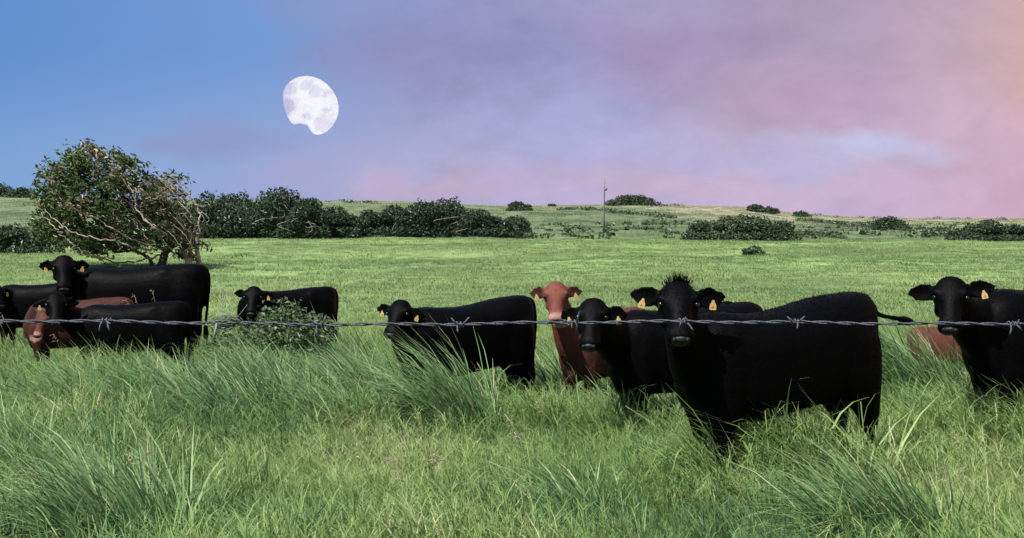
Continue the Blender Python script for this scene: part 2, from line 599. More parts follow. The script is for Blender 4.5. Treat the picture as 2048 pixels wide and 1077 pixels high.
TUSSOCKS = [
    (935, 888, 0.78, 0.30, 620, "tall dark green grass tussock leaning left in front of the black heifer near the middle", 0.75),
    (560, 850, 0.62, 0.42, 560, "swept tussock of long blades below and in front of the calf behind the weedy shrub", 0.6),
    (330, 850, 0.55, 0.48, 520, "low wide tussock in front of the group of cattle near the tree", 0.75),
    (735, 840, 0.62, 0.36, 460, "tussock just to the left of the tallest dark tussock", 0.7),
    (250, 1120, 0.62, 0.36, 620, "large blue-green tussock cut by the bottom edge of the photo on the left", 0.55),
    (1790, 1130, 0.55, 0.34, 760, "large blue-green tussock cut by the bottom edge of the photo on the right", 0.8),
    (1570, 945, 0.46, 0.36, 360, "short tussock of green blades under the belly of the biggest black heifer", 0.55),
    (1310, 880, 0.45, 0.22, 260, "small tussock beside the front legs of the biggest black heifer", 0.7),
    (1850, 832, 0.85, 0.42, 620, "tall tussock between the biggest black heifer and the black cow at the right edge", 0.75),
    (1775, 815, 0.80, 0.36, 520, "tussock with blades blown left just behind the rump of the biggest black heifer", 0.7),
    (1110, 812, 0.55, 0.32, 320, "tussock between the middle black heifer and the red heifer", 0.75),
    (30, 960, 0.50, 0.32, 360, "dark tussock at the left edge of the meadow", 0.4),
    (1130, 1060, 0.36, 0.34, 360, "low dark green tussock alone in the bottom middle of the meadow", 0.6),
]


# photo-measured zones: (px, ground row, radius m, height factor, tint shift)
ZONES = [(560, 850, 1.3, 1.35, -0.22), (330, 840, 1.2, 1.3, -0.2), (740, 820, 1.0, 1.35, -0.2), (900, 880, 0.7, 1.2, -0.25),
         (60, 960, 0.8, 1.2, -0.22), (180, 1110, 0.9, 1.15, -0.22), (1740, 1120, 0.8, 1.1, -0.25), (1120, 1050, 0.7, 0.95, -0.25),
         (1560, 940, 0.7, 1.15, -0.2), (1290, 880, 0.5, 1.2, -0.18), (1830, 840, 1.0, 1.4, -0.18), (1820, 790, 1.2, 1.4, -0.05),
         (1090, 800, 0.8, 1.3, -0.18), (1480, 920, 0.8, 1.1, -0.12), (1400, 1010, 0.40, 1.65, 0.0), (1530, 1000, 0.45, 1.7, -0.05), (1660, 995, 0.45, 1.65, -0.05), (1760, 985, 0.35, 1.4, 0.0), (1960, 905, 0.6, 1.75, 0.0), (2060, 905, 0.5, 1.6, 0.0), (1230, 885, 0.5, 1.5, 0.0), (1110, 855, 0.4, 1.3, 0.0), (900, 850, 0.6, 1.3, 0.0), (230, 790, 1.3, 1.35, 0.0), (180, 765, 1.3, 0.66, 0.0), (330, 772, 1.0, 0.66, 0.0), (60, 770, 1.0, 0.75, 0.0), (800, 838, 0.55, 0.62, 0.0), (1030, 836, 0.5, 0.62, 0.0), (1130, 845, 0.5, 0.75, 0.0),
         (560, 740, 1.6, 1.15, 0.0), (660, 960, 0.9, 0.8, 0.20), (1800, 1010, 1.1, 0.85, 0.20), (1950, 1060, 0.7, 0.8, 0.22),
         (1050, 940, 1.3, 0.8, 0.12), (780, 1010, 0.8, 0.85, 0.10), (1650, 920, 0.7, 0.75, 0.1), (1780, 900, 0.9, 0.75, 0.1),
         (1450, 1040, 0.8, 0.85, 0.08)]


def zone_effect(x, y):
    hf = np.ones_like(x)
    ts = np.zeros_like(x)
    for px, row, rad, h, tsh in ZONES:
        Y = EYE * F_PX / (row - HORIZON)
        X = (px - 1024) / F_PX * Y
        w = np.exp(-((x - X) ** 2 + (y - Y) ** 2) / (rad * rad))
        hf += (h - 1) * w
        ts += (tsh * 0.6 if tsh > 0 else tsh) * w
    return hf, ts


def build_grass():
    rng = np.random.default_rng(5)
    meshes = []
    for i in range(7):        # long meadow clumps
        meshes.append(clump_mesh("meadow_clump", M_GRASS, rng, n=16, radius=0.09, lmin=0.26, lmax=0.56, wmin=0.006, wmax=0.011,
                                 lean=0.65, leanvar=0.38, fan=0.35))
    for i in range(3):        # short bottom grass
        meshes.append(clump_mesh("short_clump", M_GRASS, rng, n=20, radius=0.10, lmin=0.12, lmax=0.30, wmin=0.005, wmax=0.009,
                                 lean=0.35, leanvar=0.6, fan=0.5))
    for i in range(2):        # a few thin upright stems
        meshes.append(clump_mesh("stem_clump", M_GRASS, rng, n=5, radius=0.08, lmin=0.40, lmax=0.62, wmin=0.003, wmax=0.0055,
                                 lean=0.4, leanvar=0.3, fan=0.3, droop=0.6))
    for i in range(6):        # culms with short leaves: the fine ragged top of the sward
        meshes.append(leafy_clump("leafy_clump", M_GRASS, rng))
    coll = proto_collection("meadow_clumps", meshes)
    P = []
    for y0, y1, dens in ((6.0, 10.5, 210), (10.5, 15.5, 150), (15.5, 23.0, 80)):
        A = (y1 - y0) * 1.16 * y1
        n = int(A * dens)
        y = rng.uniform(y0, y1, n)
        x = rng.uniform(-0.58, 0.58, n) * y1
        k = np.abs(x) < 0.48 * y + 0.9
        P.append(np.stack([x[k], y[k]], -1))
    P = np.concatenate(P)
    x, y = P[:, 0], P[:, 1]
    n = len(x)
    hf, ts = zone_effect(x, y)
    nz = sfield(x, y, 2.6, 31)
    nz2 = sfield(x, y, 0.9, 32)
    kind = rng.random(n)
    tallness = np.clip((hf - 0.95) * 2.2, 0, 1)
    pl_ = 0.16 + 0.40 * tallness                         # long blades mostly where the photo has tussocks
    pick = np.where(kind < pl_, rng.integers(0, 7, n), np.where(kind < pl_ + 0.12, rng.integers(7, 10, n), np.where(kind < pl_ + 0.15, rng.integers(10, 12, n), rng.integers(12, 18, n))))
    s = (0.88 + 0.20 * nz + 0.22 * nz2 + 0.20 * sfield(x, y, 0.42, 36) + rng.normal(0, 0.12, n)) * hf
    s = np.clip(s, 0.3, 2.2)
    s *= 0.98 - 0.34 * sstep(y, 16.0, 22.5)
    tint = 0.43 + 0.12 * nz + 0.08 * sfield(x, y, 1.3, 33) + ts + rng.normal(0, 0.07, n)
    tint += 0.09 * sstep(y, 14, 21)
    tint = np.where(rng.random(n) < 0.035, tint + rng.uniform(0.2, 0.45, n), tint)
    clear = np.ones(n)                                       # thin the sward where a big tussock stands
    for t_ in TUSSOCKS:
        Yt = EYE * F_PX / (t_[1] - HORIZON)
        Xt = (t_[0] - 1024) / F_PX * Yt
        d = np.hypot((x - Xt + 0.1) / 1.15, y - Yt + 0.05) / (t_[3] * 1.05)
        clear *= np.clip(0.15 + 0.85 * sstep(d, 0.8, 1.15), 0, 1)
    keep = rng.random(n) < clear
    x, y, n, s, tint, pick = x[keep], y[keep], int(keep.sum()), s[keep], tint[keep], pick[keep]
    z = ground(x, y)
    rz = rng.normal(0, 0.7, n) + 0.25 * sfield(x, y, 3.0, 34)
    sc = np.stack([s * rng.uniform(0.9, 1.15, n), s * rng.uniform(0.9, 1.15, n), s], -1)
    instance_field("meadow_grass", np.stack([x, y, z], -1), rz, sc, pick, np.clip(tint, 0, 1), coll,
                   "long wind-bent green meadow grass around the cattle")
    # shorter grazed field beyond
    meshes = []
    for i in range(6):
        meshes.append(clump_mesh("field_clump", M_FIELD, rng, n=26, radius=0.28, lmin=0.06, lmax=0.17, wmin=0.010, wmax=0.020,
                                 lean=0.4, leanvar=0.5, fan=0.4, seg=2))
    coll = proto_collection("field_clumps", meshes)
    P = []
    for y0, y1, dens in ((20.0, 34.0, 30), (34.0, 60.0, 14), (60.0, 105.0, 6)):
        n = int((y1 - y0) * 1.0 * y1 * dens)
        y = rng.uniform(y0, y1, n)
        x = rng.uniform(-0.5, 0.5, n) * y1
        k = np.abs(x) < 0.45 * y + 1.5
        P.append(np.stack([x[k], y[k]], -1))
    P = np.concatenate(P)
    x, y = P[:, 0], P[:, 1]
    n = len(x)
    nz = sfield(x * 0.7, y * 0.5, 4, 41)
    s = (0.95 + 0.3 * nz + rng.normal(0, 0.2, n)) * (1 + 0.3 * sstep(y, 40, 90))
    s = np.clip(s, 0.4, 2)
    tint = 0.50 + 0.17 * nz + 0.16 * sfield(x * 0.8, y * 0.3, 11, 42) + rng.normal(0, 0.09, n)
    dark = rng.random(n) < 0.045 * sstep(sfield(x * 0.5, y * 0.22, 5, 44), 0.1, 0.7) + 0.004
    tint = np.where(dark, 0.05, tint)
    s = np.where(dark, s * 1.5, s)
    sc = np.stack([s, s, s * 0.9], -1)
    instance_field("field_grass", np.stack([x, y, ground(x, y)], -1), rng.normal(0, 0.8, n), sc, rng.integers(0, 6, n),
                   np.clip(tint, 0, 1), coll, "short yellow-green grass of the open field behind the cattle")
    # rough tufts on the far slope
    n = 15000
    y = np.sqrt(rng.uniform(103.0 ** 2, 315.0 ** 2, n))
    x = rng.uniform(-0.46, 0.46, n) * y
    keep = rng.random(n) < 0.35 + 0.65 * sstep(sfield(x * 0.4, y * 0.2, 7, 47), -0.2, 0.5)
    x, y = x[keep], y[keep]
    n = len(x)
    s = rng.uniform(1.6, 3.4, n)
    tint = np.clip(0.22 + 0.25 * sfield(x * 0.5, y * 0.25, 9, 48) + rng.normal(0, 0.16, n) + 0.5 * sstep(y, 190, 280), 0, 1)
    instance_field("slope_tufts", np.stack([x, y, ground(x, y)], -1), rng.normal(0, 0.8, n), np.stack([s * 1.4, s, s], -1), rng.integers(0, 6, n),
                   tint, coll, "rough tufts of grass on the far slope")


build_grass()

# ------------------------------------------------------------------ big tussocks (each one a thing)


def tussock(px, row, h, rad, n, label, lean=0.55, ell=(1.0, 0.8), tint0=0.15, tint1=0.85, wscale=1.0):
    rng = np.random.default_rng(int(px * 7 + row))
    Y = EYE * F_PX / (row - HORIZON)
    loc = base_at(px, Y)
    v, q, tn = blades(rng, n=n, radius=rad, lmin=h * 0.6, lmax=h * 1.7, wmin=0.008 * wscale, wmax=0.019 * wscale, lean=lean, leanvar=0.27,
                      ell=ell, fan=0.42, droop=1.0)
    me = mesh_np("grass_tussock", v, q)
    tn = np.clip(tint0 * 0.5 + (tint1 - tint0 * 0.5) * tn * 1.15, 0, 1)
    tn = np.where(np.repeat(rng.random(n) < 0.04, 10), 0.98, tn)
    set_attr(me, 'tint', tn)
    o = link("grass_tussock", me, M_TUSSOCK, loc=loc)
    return tag(o, label, "grass tussock", "tall grass tussocks in the meadow")


for tpx, trow, th_, trad, tn_, tl_, tlean in TUSSOCKS:
    tussock(tpx, trow, th_, trad, tn_, tl_, tlean)


SWATH = "wind-combed tussocks of the broad swath at left centre"
for spx, srow in ((250, 805), (325, 825), (405, 845), (485, 868), (520, 812), (605, 806), (645, 856), (690, 795), (765, 800), (625, 752), (560, 770),
                  (705, 755), (700, 872), (150, 850)):
    o_ = tussock(spx, srow, random.Random(spx).uniform(0.46, 0.62), random.Random(srow).uniform(0.24, 0.36), 300,
                 "wind-combed tussock in the swath of long grass at left centre below the barbed wire", random.Random(spx + srow).uniform(0.55, 0.95))
    o_["group"] = SWATH


def build_stalks():
    rng = np.random.default_rng(77)
    g = Geo()
    tints = []

    def stalk(px, row, hgt, leanx, head=True, dy=0.0):
        Y = EYE * F_PX / (row - HORIZON) + dy
        b = base_at(px, Y)
        n0 = g.n
        top = np.array([b.x + leanx * hgt, Y + rng.normal(0, 0.05), b.z + hgt])
        mid = np.array([b.x + leanx * hgt * 0.35, Y, b.z + hgt * 0.6])
        pts = curve_pts([np.array(b), mid, top], 5)
        tube(g, pts, np.linspace(0.0017, 0.0010, len(pts)), 4)
        if head:
            d = (top - mid) / np.linalg.norm(top - mid)
            for k in range(7):
                p = top - d * 0.016 * k
                sd = rng.normal(0, 0.5, 3) + d * 0.9 + np.array([-0.3, 0, -0.3])
                sd /= np.linalg.norm(sd)
                tube(g, [p, p + sd * 0.03, p + sd * 0.05 + np.array([0, 0, -0.012])], [0.0014, 0.0028, 0.0008], 3)
        tints.append(np.full(g.n - n0, rng.random()))
    for px, row, h, lx in [(1400, 958, 0.52, 0.02), (1398, 955, 0.40, -0.35), (1690, 965, 0.55, -0.25), (1700, 960, 0.42, 0.12), (1640, 965, 0.58, -0.3),
                           (1930, 880, 0.55, 0.03), (2000, 885, 0.62, 0.05), (1985, 880, 0.5, -0.2), (2030, 880, 0.55, 0.1),
                           (1150, 830, 0.5, -0.12), (1190, 835, 0.55, 0.08), (1330, 880, 0.6, -0.15), (1045, 830, 0.72, 0.03),
                           (905, 850, 0.78, -0.2), (860, 850, 0.7, -0.45), (990, 850, 0.55, -0.3),
                           (345, 770, 0.95, -0.55), (370, 775, 0.7, -0.25), (395, 770, 0.5, 0.03), (325, 765, 0.85, -0.12), (300, 760, 0.95, -0.2),
                           (330, 760, 1.0, -0.15), (205, 765, 0.9, 0.05), (240, 770, 0.55, -0.5), (270, 770, 0.5, -0.4), (130, 765, 0.55, -0.2),
                           (645, 770, 0.8, -0.3), (20, 740, 0.65, -0.2), (40, 745, 0.7, -0.3)]:
        stalk(px, row, h, lx, True)
    for _ in range(240):
        row = 430 + 4940 / rng.uniform(7.7, 15)
        stalk(rng.uniform(-20, 2068), row, rng.uniform(0.24, 0.44), rng.normal(-0.55, 0.2), rng.random() < 0.4)
    me = g.mesh("dry_stalks")
    set_attr(me, 'tint', np.concatenate(tints))
    o = link("dry_stalks", me, M_STALK)
    tag(o, kind='stuff')
    o['label'] = "thin straw-coloured seed stalks standing out of the meadow grass"


build_stalks()

# ------------------------------------------------------------------ bushes and trees


def leaf_mesh(rng, C, size, drift=None, asp=0.5, flat=0.0):
    """one kite-shaped leaf (or leaf spray) per centre"""
    n = len(C)
    d = rng.normal(0, 1, (n, 3))
    if drift is not None:
        d = d * 0.7 + np.asarray(drift)[None]
    d /= np.linalg.norm(d, axis=1)[:, None] + 1e-9
    w = np.cross(d, rng.normal(0, 1, (n, 3)))
    w /= np.linalg.norm(w, axis=1)[:, None] + 1e-9
    nn = np.cross(d, w)
    s = size * rng.uniform(0.6, 1.4, n)[:, None]
    p0 = C - d * s * 0.5
    p2 = C + d * s * 0.5 - nn * s * 0.12
    m = C + nn * s * 0.1
    p1 = m + w * s * asp * 0.5
    p3 = m - w * s * asp * 0.5
    V = np.stack([p0, p1, p2, p3], 1).reshape(-1, 3)
    q = np.arange(n * 4).reshape(n, 4)
    return V, q


def crown_points(rng, lumps, n, shell=0.5):
    """points in the outer shell of a union of ellipsoids (cx,cy,cz,rx,ry,rz)"""
    Lp = np.array(lumps, float)
    wt = Lp[:, 3] * Lp[:, 5]
    k = rng.choice(len(Lp), n, p=wt / wt.sum())
    d = rng.normal(0, 1, (n, 3))
    d /= np.linalg.norm(d, axis=1)[:, None]
    r = shell + (1 - shell) * rng.random(n) ** 0.6
    r *= 1 + rng.normal(0, 0.07, n)
    P = Lp[k, :3] + d * Lp[k, 3:] * r[:, None]
    return P[P[:, 2] > -0.05]


def bush(name, label, group, px, py_base, py_top, w_px, Y=None, loc=None, lumps=5, leaf=0.26, n=3600, twigs=0, cat="bush", depth=0.7, seed=None,
         tint=(0.2, 0.75), lopside=0.0, peak=0.0, mat=None):
    rng = np.random.default_rng(seed if seed is not None else int(px * 13 + py_top))
    if loc is None:
        loc = base_at(px, Y) if Y else hit(px, py_base)
    Y = loc.y
    W = w_px / F_PX * Y
    H = (py_base - py_top) / F_PX * Y
    root = empty(name, loc)
    tag(root, label, cat, group)
    LP = []
    for i in range(lumps):
        t = (i + 0.5) / lumps - 0.5 + rng.normal(0, 0.05)
        env = (1 - (2 * abs(t - peak * 0.3)) ** 2.2 * 0.6)
        rx = W / lumps * rng.uniform(0.75, 1.05)
        rz = H * 0.5 * env * rng.uniform(0.8, 1.0)
        LP.append((t * W * 0.82, rng.normal(0, 0.12) * W * depth * 0.3, max(H * env - rz, rz * 0.8), rx, W * depth * 0.4 * env, rz))
    for i in range(lumps * 2):                       # lower skirts and small top bumps
        t = rng.uniform(-0.46, 0.46)
        env = (1 - (2 * abs(t)) ** 2.2 * 0.55)
        r = H * rng.uniform(0.16, 0.3)
        LP.append((t * W, -W * depth * 0.3 * rng.random(), rng.uniform(0.08, 0.8) * H * env, r * 1.5, r * 1.2, r))
    for i in range(lumps + 2):
        t = -0.46 + 0.92 * i / (lumps + 1)
        LP.append((t * W, -W * depth * 0.32, H * 0.13, W / lumps * 0.6, W * depth * 0.12, H * 0.2))
    C = crown_points(rng, LP, n, 0.45)
    C[:, 2] = np.clip(C[:, 2], 0.0, H * 1.06)
    V, q = leaf_mesh(rng, C, leaf, drift=(-0.5, 0, 0.35), asp=0.55)
    me = mesh_np("crown", V, q, smooth=False)
    base_t = tint[0] + (tint[1] - tint[0]) * rng.random(len(C)) ** 1.5
    base_t = base_t + 0.12 * sfield(C[:, 0] * 1.0, C[:, 2] * 2.0, max(H * 0.8, 0.5), int(px))
    set_attr(me, 'tint', np.repeat(np.clip(base_t, 0, 1), 4))
    cr = link("crown", me, mat or M_BUSH, root)
    cr['kind'] = 'stuff'
    for s_ in range(2):
        g = Geo()
        x0 = rng.uniform(-0.3, 0.3) * W
        x1 = x0 + rng.uniform(-0.25, 0.15) * W
        pts = curve_pts([(x0, 0, -0.1), (x0 * 0.9, -W * depth * 0.1, H * 0.3), (x1, -W * depth * rng.uniform(0.0, 0.15), H * 0.7)], 5)
        tube(g, pts, np.linspace(0.03, 0.01, len(pts)) * max(H, 0.6), 5)
        link("trunk", g.mesh("trunk"), M_DARKBARK, root)
    if twigs:
        for s_ in range(twigs):
            gg = Geo()
            x0 = rng.uniform(-0.4, 0.4) * W
            z0 = H * rng.uniform(0.02, 0.35)
            y0 = -W * depth * 0.42
            pts = curve_pts([(x0, y0 + 0.3, z0), (x0 + rng.normal(0, 0.25) * H, y0 - 0.1, z0 + H * 0.14), (x0 + rng.normal(0, 0.35) * H, y0 - 0.05, z0 + H * rng.uniform(0.2, 0.4))], 5)
            tube(gg, pts, np.linspace(0.035, 0.015, len(pts)), 5)
            link("branch", gg.mesh("branch"), M_BARK, root)
    return root


HEDGE = "dense bushes in the dark thicket along the field edge"
for i, (px, pb, pt, w, Y, lab, tw) in enumerate([
    (425, 474, 378, 110, 104, "dark bush of the thicket directly behind the windswept tree", 2),
    (480, 474, 381, 90, 107, "thicket bush with a bare twig sticking up from its top", 2),
    (552, 476, 375, 120, 105, "tallest bush at the left end of the thicket with pale limbs at its foot", 4),
    (612, 478, 400, 90, 103, "thicket bush with a grey fallen limb below it", 4),
    (672, 476, 413, 90, 105, "sloping bush between the two humps of the thicket", 2),
    (733, 474, 419, 90, 107, "lower bush in the saddle of the thicket", 1),
    (790, 473, 411, 84, 108, "bush at the left foot of the thicket's long right-hand hump", 1),
    (850, 473, 399, 96, 107, "bush left of the top of the thicket's long right-hand hump", 1),
    (898, 472, 392, 100, 108, "highest bush of the thicket's long right-hand hump", 1),
    (955, 471, 415, 92, 107, "bush on the falling right slope of the thicket", 1),
    (1003, 470, 436, 72, 107, "low bush that ends the thicket on its right", 0),
]):
    bush("thicket_bush", lab, HEDGE, px, pb, pt, w, Y=Y, lumps=4, n=9000, twigs=tw, leaf=0.25, depth=1.0, tint=(0.05, 0.62))
bush("round_bush", "small dark bush standing free beside the right end of the thicket", None, 1035, 466, 431, 46, loc=hit(1035, 466), lumps=3, n=2400, leaf=0.22, depth=1.0)
RIDGE = "bushes dotted along the ridge"
bush("round_bush", "rounded bush on the ridge above the right end of the thicket", RIDGE, 1039, 422, 403, 42, lumps=3, n=2400, leaf=0.34, depth=1.0)
bush("long_bush", "long flat-topped bush on the ridge beside the pole", RIDGE, 1264, 411, 389, 98, lumps=5, n=5000, leaf=0.34, depth=0.6)
bush("round_bush", "left bush of the touching pair on the ridge", RIDGE, 1510, 424, 408, 33, lumps=3, n=1600, leaf=0.32, depth=1.0)
bush("round_bush", "right bush of the touching pair on the ridge", RIDGE, 1540, 428, 412, 30, lumps=3, n=1600, leaf=0.32, depth=1.0)
bush("round_bush", "small low bush on the ridge to the right of the touching pair", RIDGE, 1601, 434, 422, 32, lumps=3, n=700, leaf=0.42, depth=1.0)
bush("round_bush", "dark domed bush with a notch at the right on the dry slope", None, 1776, 460, 432, 60, lumps=3, n=3200, leaf=0.26, depth=1.0)
bush("wide_bush", "wide leafy bush on the slope to the right of the pole", None, 1478, 481, 429, 225, loc=base_at(1478, 98), lumps=7, n=8500, leaf=0.22, depth=0.45, tint=(0.3, 0.95))
bush("wide_bush", "dark wide bush at the right edge of the field", None, 1975, 488, 448, 175, loc=base_at(1980, 92), lumps=6, n=6500, leaf=0.22, depth=0.5, tint=(0.25, 0.8))
bush("wide_bush", "dark bush at the left edge behind the windswept tree", None, 35, 512, 447, 190, loc=base_at(35, 62), lumps=5, n=4600, leaf=0.2, depth=0.6)
bush("round_bush", "far bush on the skyline at the left edge", RIDGE, 4, 394, 366, 44, lumps=3, n=2200, leaf=0.34, depth=1.0)
bush("round_bush", "far low bush on the skyline just left of the windswept tree", RIDGE, 45, 396, 374, 44, lumps=3, n=2200, leaf=0.34, depth=1.0)
bush("round_bush", "tiny bush on the skyline between the thicket and the pole", RIDGE, 1104, 413, 408, 14, lumps=2, n=260, leaf=0.4, depth=1.0)
bush("round_bush", "tiny low bush near the right end of the skyline", RIDGE, 1977, 446, 439, 24, lumps=2, n=300, leaf=0.4, depth=1.0)
bush("weed_plant", "spiky dark weed standing alone in the open field", None, 1508, 517, 495, 42, loc=base_at(1508, 57), lumps=3, n=420, leaf=0.16, depth=0.8, cat="weed", tint=(0.3, 0.8))
bush("weed_shrub", "leafy green weed hiding the calf at the middle left from the chest down", None, 560, 768, 592, 190, loc=base_at(565, 14.6), lumps=6, n=6500, leaf=0.06, mat=M_WEED,
     depth=0.35, cat="weed", tint=(0.4, 0.98))


def build_scrub():
    rng = np.random.default_rng(91)
    Cs, sz = [], []
    spots = []
    for x0, x1, y0, y1, c in ((1115, 1215, 419, 421, 26), (1215, 1345, 424, 436, 34), (1590, 1700, 440, 452, 26), (1690, 1765, 453, 457, 24),
                              (1800, 1900, 460, 462, 22), (1850, 1960, 474, 470, 20), (1590, 1680, 470, 474, 16), (1290, 1380, 448, 452, 12),
                              (650, 760, 405, 407, 14), (1300, 1400, 412, 414, 8), (1620, 1760, 432, 437, 8), (1850, 2040, 438, 440, 8)):
        for k in range(c):
            t = rng.random()
            spots.append((x0 + (x1 - x0) * t, y0 + (y1 - y0) * t + rng.normal(0, 1.2), rng.uniform(0.25, 0.6)))
    for k in range(150):
        spots.append((rng.uniform(1040, 2048), rng.uniform(445, 482), rng.uniform(0.15, 0.4)))
    for px, py, r in spots:
        b = hit(px, py, 98, 310)
        n = 22
        d = rng.normal(0, 1, (n, 3))
        d /= np.linalg.norm(d, axis=1)[:, None]
        d *= rng.random(n)[:, None] ** 0.4
        Cs.append(np.array(b)[None] + d * np.array([r * 2.4, r * 1.4, r * 0.8]) + np.array([0, 0, r * 0.35]))
    C = np.concatenate(Cs)
    V, q = leaf_mesh(rng, C, 0.34, asp=0.6)
    me = mesh_np("low_scrub", V, q, smooth=False)
    set_attr(me, 'tint', np.repeat(rng.uniform(0.2, 0.9, len(C)), 4))
    o = link("low_scrub", me, M_BUSH)
    tag(o, kind='stuff')
    o['label'] = "low dark scrub in streaks across the far slope"


build_scrub()


M_POLE = mat_simple('grey_pole_wood', (0.12, 0.11, 0.115), 0.9, 0.1, 6, 0.5, stretch=(1, 1, 0.3))


def build_pole():
    b = hit(1209, 468)
    k = b.y / F_PX
    root = tag(empty("weathered_pole", b), "thin grey pole with a stub arm standing on the slope left of the long bush", "pole")
    g = Geo()
    H = (468 - 357) * k
    tube(g, [(-1.5 * k, 0, -0.3), (-1.2 * k, 0, H * 0.35), (-0.3 * k, 0, H * 0.7), (0.8 * k, 0, H)], [0.09, 0.075, 0.06, 0.03], 8)
    link("shaft", g.mesh("shaft"), M_POLE, root)
    g = Geo()
    z = (468 - 381) * k
    tube(g, [(0, 0, z), (2.5 * k, -0.03, z + 0.5 * k), (5.2 * k, -0.05, z + 3 * k)], [0.07, 0.07, 0.09], 6)
    link("arm", g.mesh("arm"), M_DARKBARK, root)


build_pole()


def build_tree():
    rng = np.random.default_rng(202)
    Y = 45.0
    b = base_at(335, Y)
    root = tag(empty("windswept_tree", b), "windswept tree with pale bare limbs and its crown blown to the left", "tree")
    k = Y / F_PX
    X = lambda px: (px - 335) * k
    Z = lambda py: EYE - (py - HORIZON) * k - b.z

    def limb(name, pts, r0, r1, mat):
        g = Geo()
        C = curve_pts([(X(p[0]), (p[2] if len(p) > 2 else 0.0) * 1.15, Z(p[1])) for p in pts], 7)
        C[1:-1] += rng.normal(0, 0.03 if name == 'branch' else 0.012, C[1:-1].shape)
        tube(g, C, np.linspace(r0, r1, len(C)) * (0.6 if name == 'branch' else 1), 7)
        link(name, g.mesh(name), mat, root)
    limb("trunk", [(322, 546), (325, 522), (334, 502), (345, 488), (352, 470)], 0.16, 0.10, M_DARKBARK)
    limb("trunk", [(384, 548, -.2), (380, 520, -.2), (372, 500, -.2), (362, 475, -.1)], 0.15, 0.09, M_BARK)
    limb("trunk", [(392, 548, .1), (395, 520, .1), (393, 490), (396, 465)], 0.10, 0.06, M_BARK)
    limb("trunk", [(302, 545, .1), (298, 520, .1), (283, 508), (255, 502), (228, 506)], 0.07, 0.035, M_DARKBARK)
    W = M_BARK
    for pts, r0, r1 in [
        ([(345, 490), (300, 500), (262, 490), (210, 482), (170, 460)], 0.08, 0.025),
        ([(325, 510), (250, 525), (200, 515), (165, 495), (140, 470), (118, 440)], 0.06, 0.02),
        ([(345, 480, -.6), (320, 445, -.9), (290, 410, -.9), (240, 375, -.7), (200, 350, -.4)], 0.06, 0.015),
        ([(355, 480, -.8), (330, 455, -1.2), (300, 425, -1.2), (285, 385, -1.0), (262, 345, -.8), (240, 325, -.5)], 0.06, 0.015),
        ([(330, 495, -.9), (280, 470, -1.4), (230, 440, -1.5), (180, 420, -1.3), (120, 385, -.8)], 0.055, 0.015),
        ([(320, 500, -1.0), (250, 480, -1.5), (200, 470, -1.6), (150, 445, -1.4), (105, 410, -.9)], 0.05, 0.015),
        ([(220, 520, -.7), (185, 495, -1.3), (165, 475, -1.4), (140, 452, -1.4), (112, 425, -1.2)], 0.045, 0.02),
        ([(240, 518, -.6), (215, 512, -1.0), (190, 507, -1.2), (165, 492, -1.3)], 0.04, 0.015),
        ([(396, 470, -.2), (394, 445, -.4), (385, 425, -.5), (362, 392, -.5), (345, 372, -.4), (322, 358, -.3)], 0.055, 0.012),
        ([(396, 470), (399, 440), (396, 415), (380, 395), (372, 378), (358, 368)], 0.055, 0.012),
        ([(380, 510, -.4), (390, 475, -.5), (370, 440, -.7), (350, 405, -.8), (338, 380, -.6)], 0.05, 0.012),
        ([(365, 490, -.7), (335, 455, -1.1), (312, 440, -1.2), (296, 415, -1.1), (285, 380, -.9)], 0.05, 0.012),
        ([(378, 400, -.4), (366, 386, -.4), (350, 384, -.4), (335, 390, -.4)], 0.025, 0.008),
        ([(386, 412, -.1), (378, 380, -.1), (366, 360, -.1), (352, 348, -.1)], 0.025, 0.008),
        ([(280, 380, -.7), (255, 352, -.7), (236, 330, -.6), (215, 300, -.3)], 0.03, 0.008),
        ([(200, 350, -.4), (175, 330, -.4), (165, 300, -.2)], 0.02, 0.006),
        ([(110, 430, -.9), (88, 400, -.8), (78, 380, -.5)], 0.02, 0.006),
    ]:
        limb("branch", pts, r0, r1, W)
    for _ in range(38):                                     # fine bare twigs on the windward side, all streaming left and up
        x0, y0 = rng.uniform(250, 400), rng.uniform(370, 510)
        ln = rng.uniform(25, 60)
        dp = -0.9 + rng.normal(0, 0.3)
        limb("twig", [(x0, y0, dp), (x0 - ln * 0.35, y0 - ln * 0.5, dp - 0.1), (x0 - ln * 0.9, y0 - ln * rng.uniform(0.5, 1.0), dp)], 0.018, 0.006, W)
    # crown: clumps inside the blown outline, each with its own leaf count
    poly = np.array([(64, 445), (66, 410), (80, 365), (100, 330), (135, 322), (150, 300), (185, 294), (210, 286), (232, 305), (245, 320), (262, 310), (285, 335),
                     (318, 352), (330, 342), (352, 350), (372, 375), (385, 410), (397, 455), (396, 500), (380, 522), (352, 500), (330, 482), (300, 492), (262, 494), (240, 502),
                     (215, 508), (190, 500), (165, 512), (130, 490), (100, 476), (80, 462)], float)

    poly = (poly - np.array([240, 425])) * np.array([0.95, 0.98]) + np.array([241, 426])

    def inside(p):
        x, y = p[:, 0], p[:, 1]
        c = np.zeros(len(p), bool)
        j = len(poly) - 1
        for i in range(len(poly)):
            xi, yi, xj, yj = *poly[i], *poly[j]
            c ^= ((yi > y) != (yj > y)) & (x < (xj - xi) * (y - yi) / (yj - yi + 1e-9) + xi)
            j = i
        return c
    cp = np.stack([rng.uniform(60, 400, 2200), rng.uniform(284, 525, 2200)], -1)
    cp = cp[inside(cp)]
    keep = np.ones(len(cp))
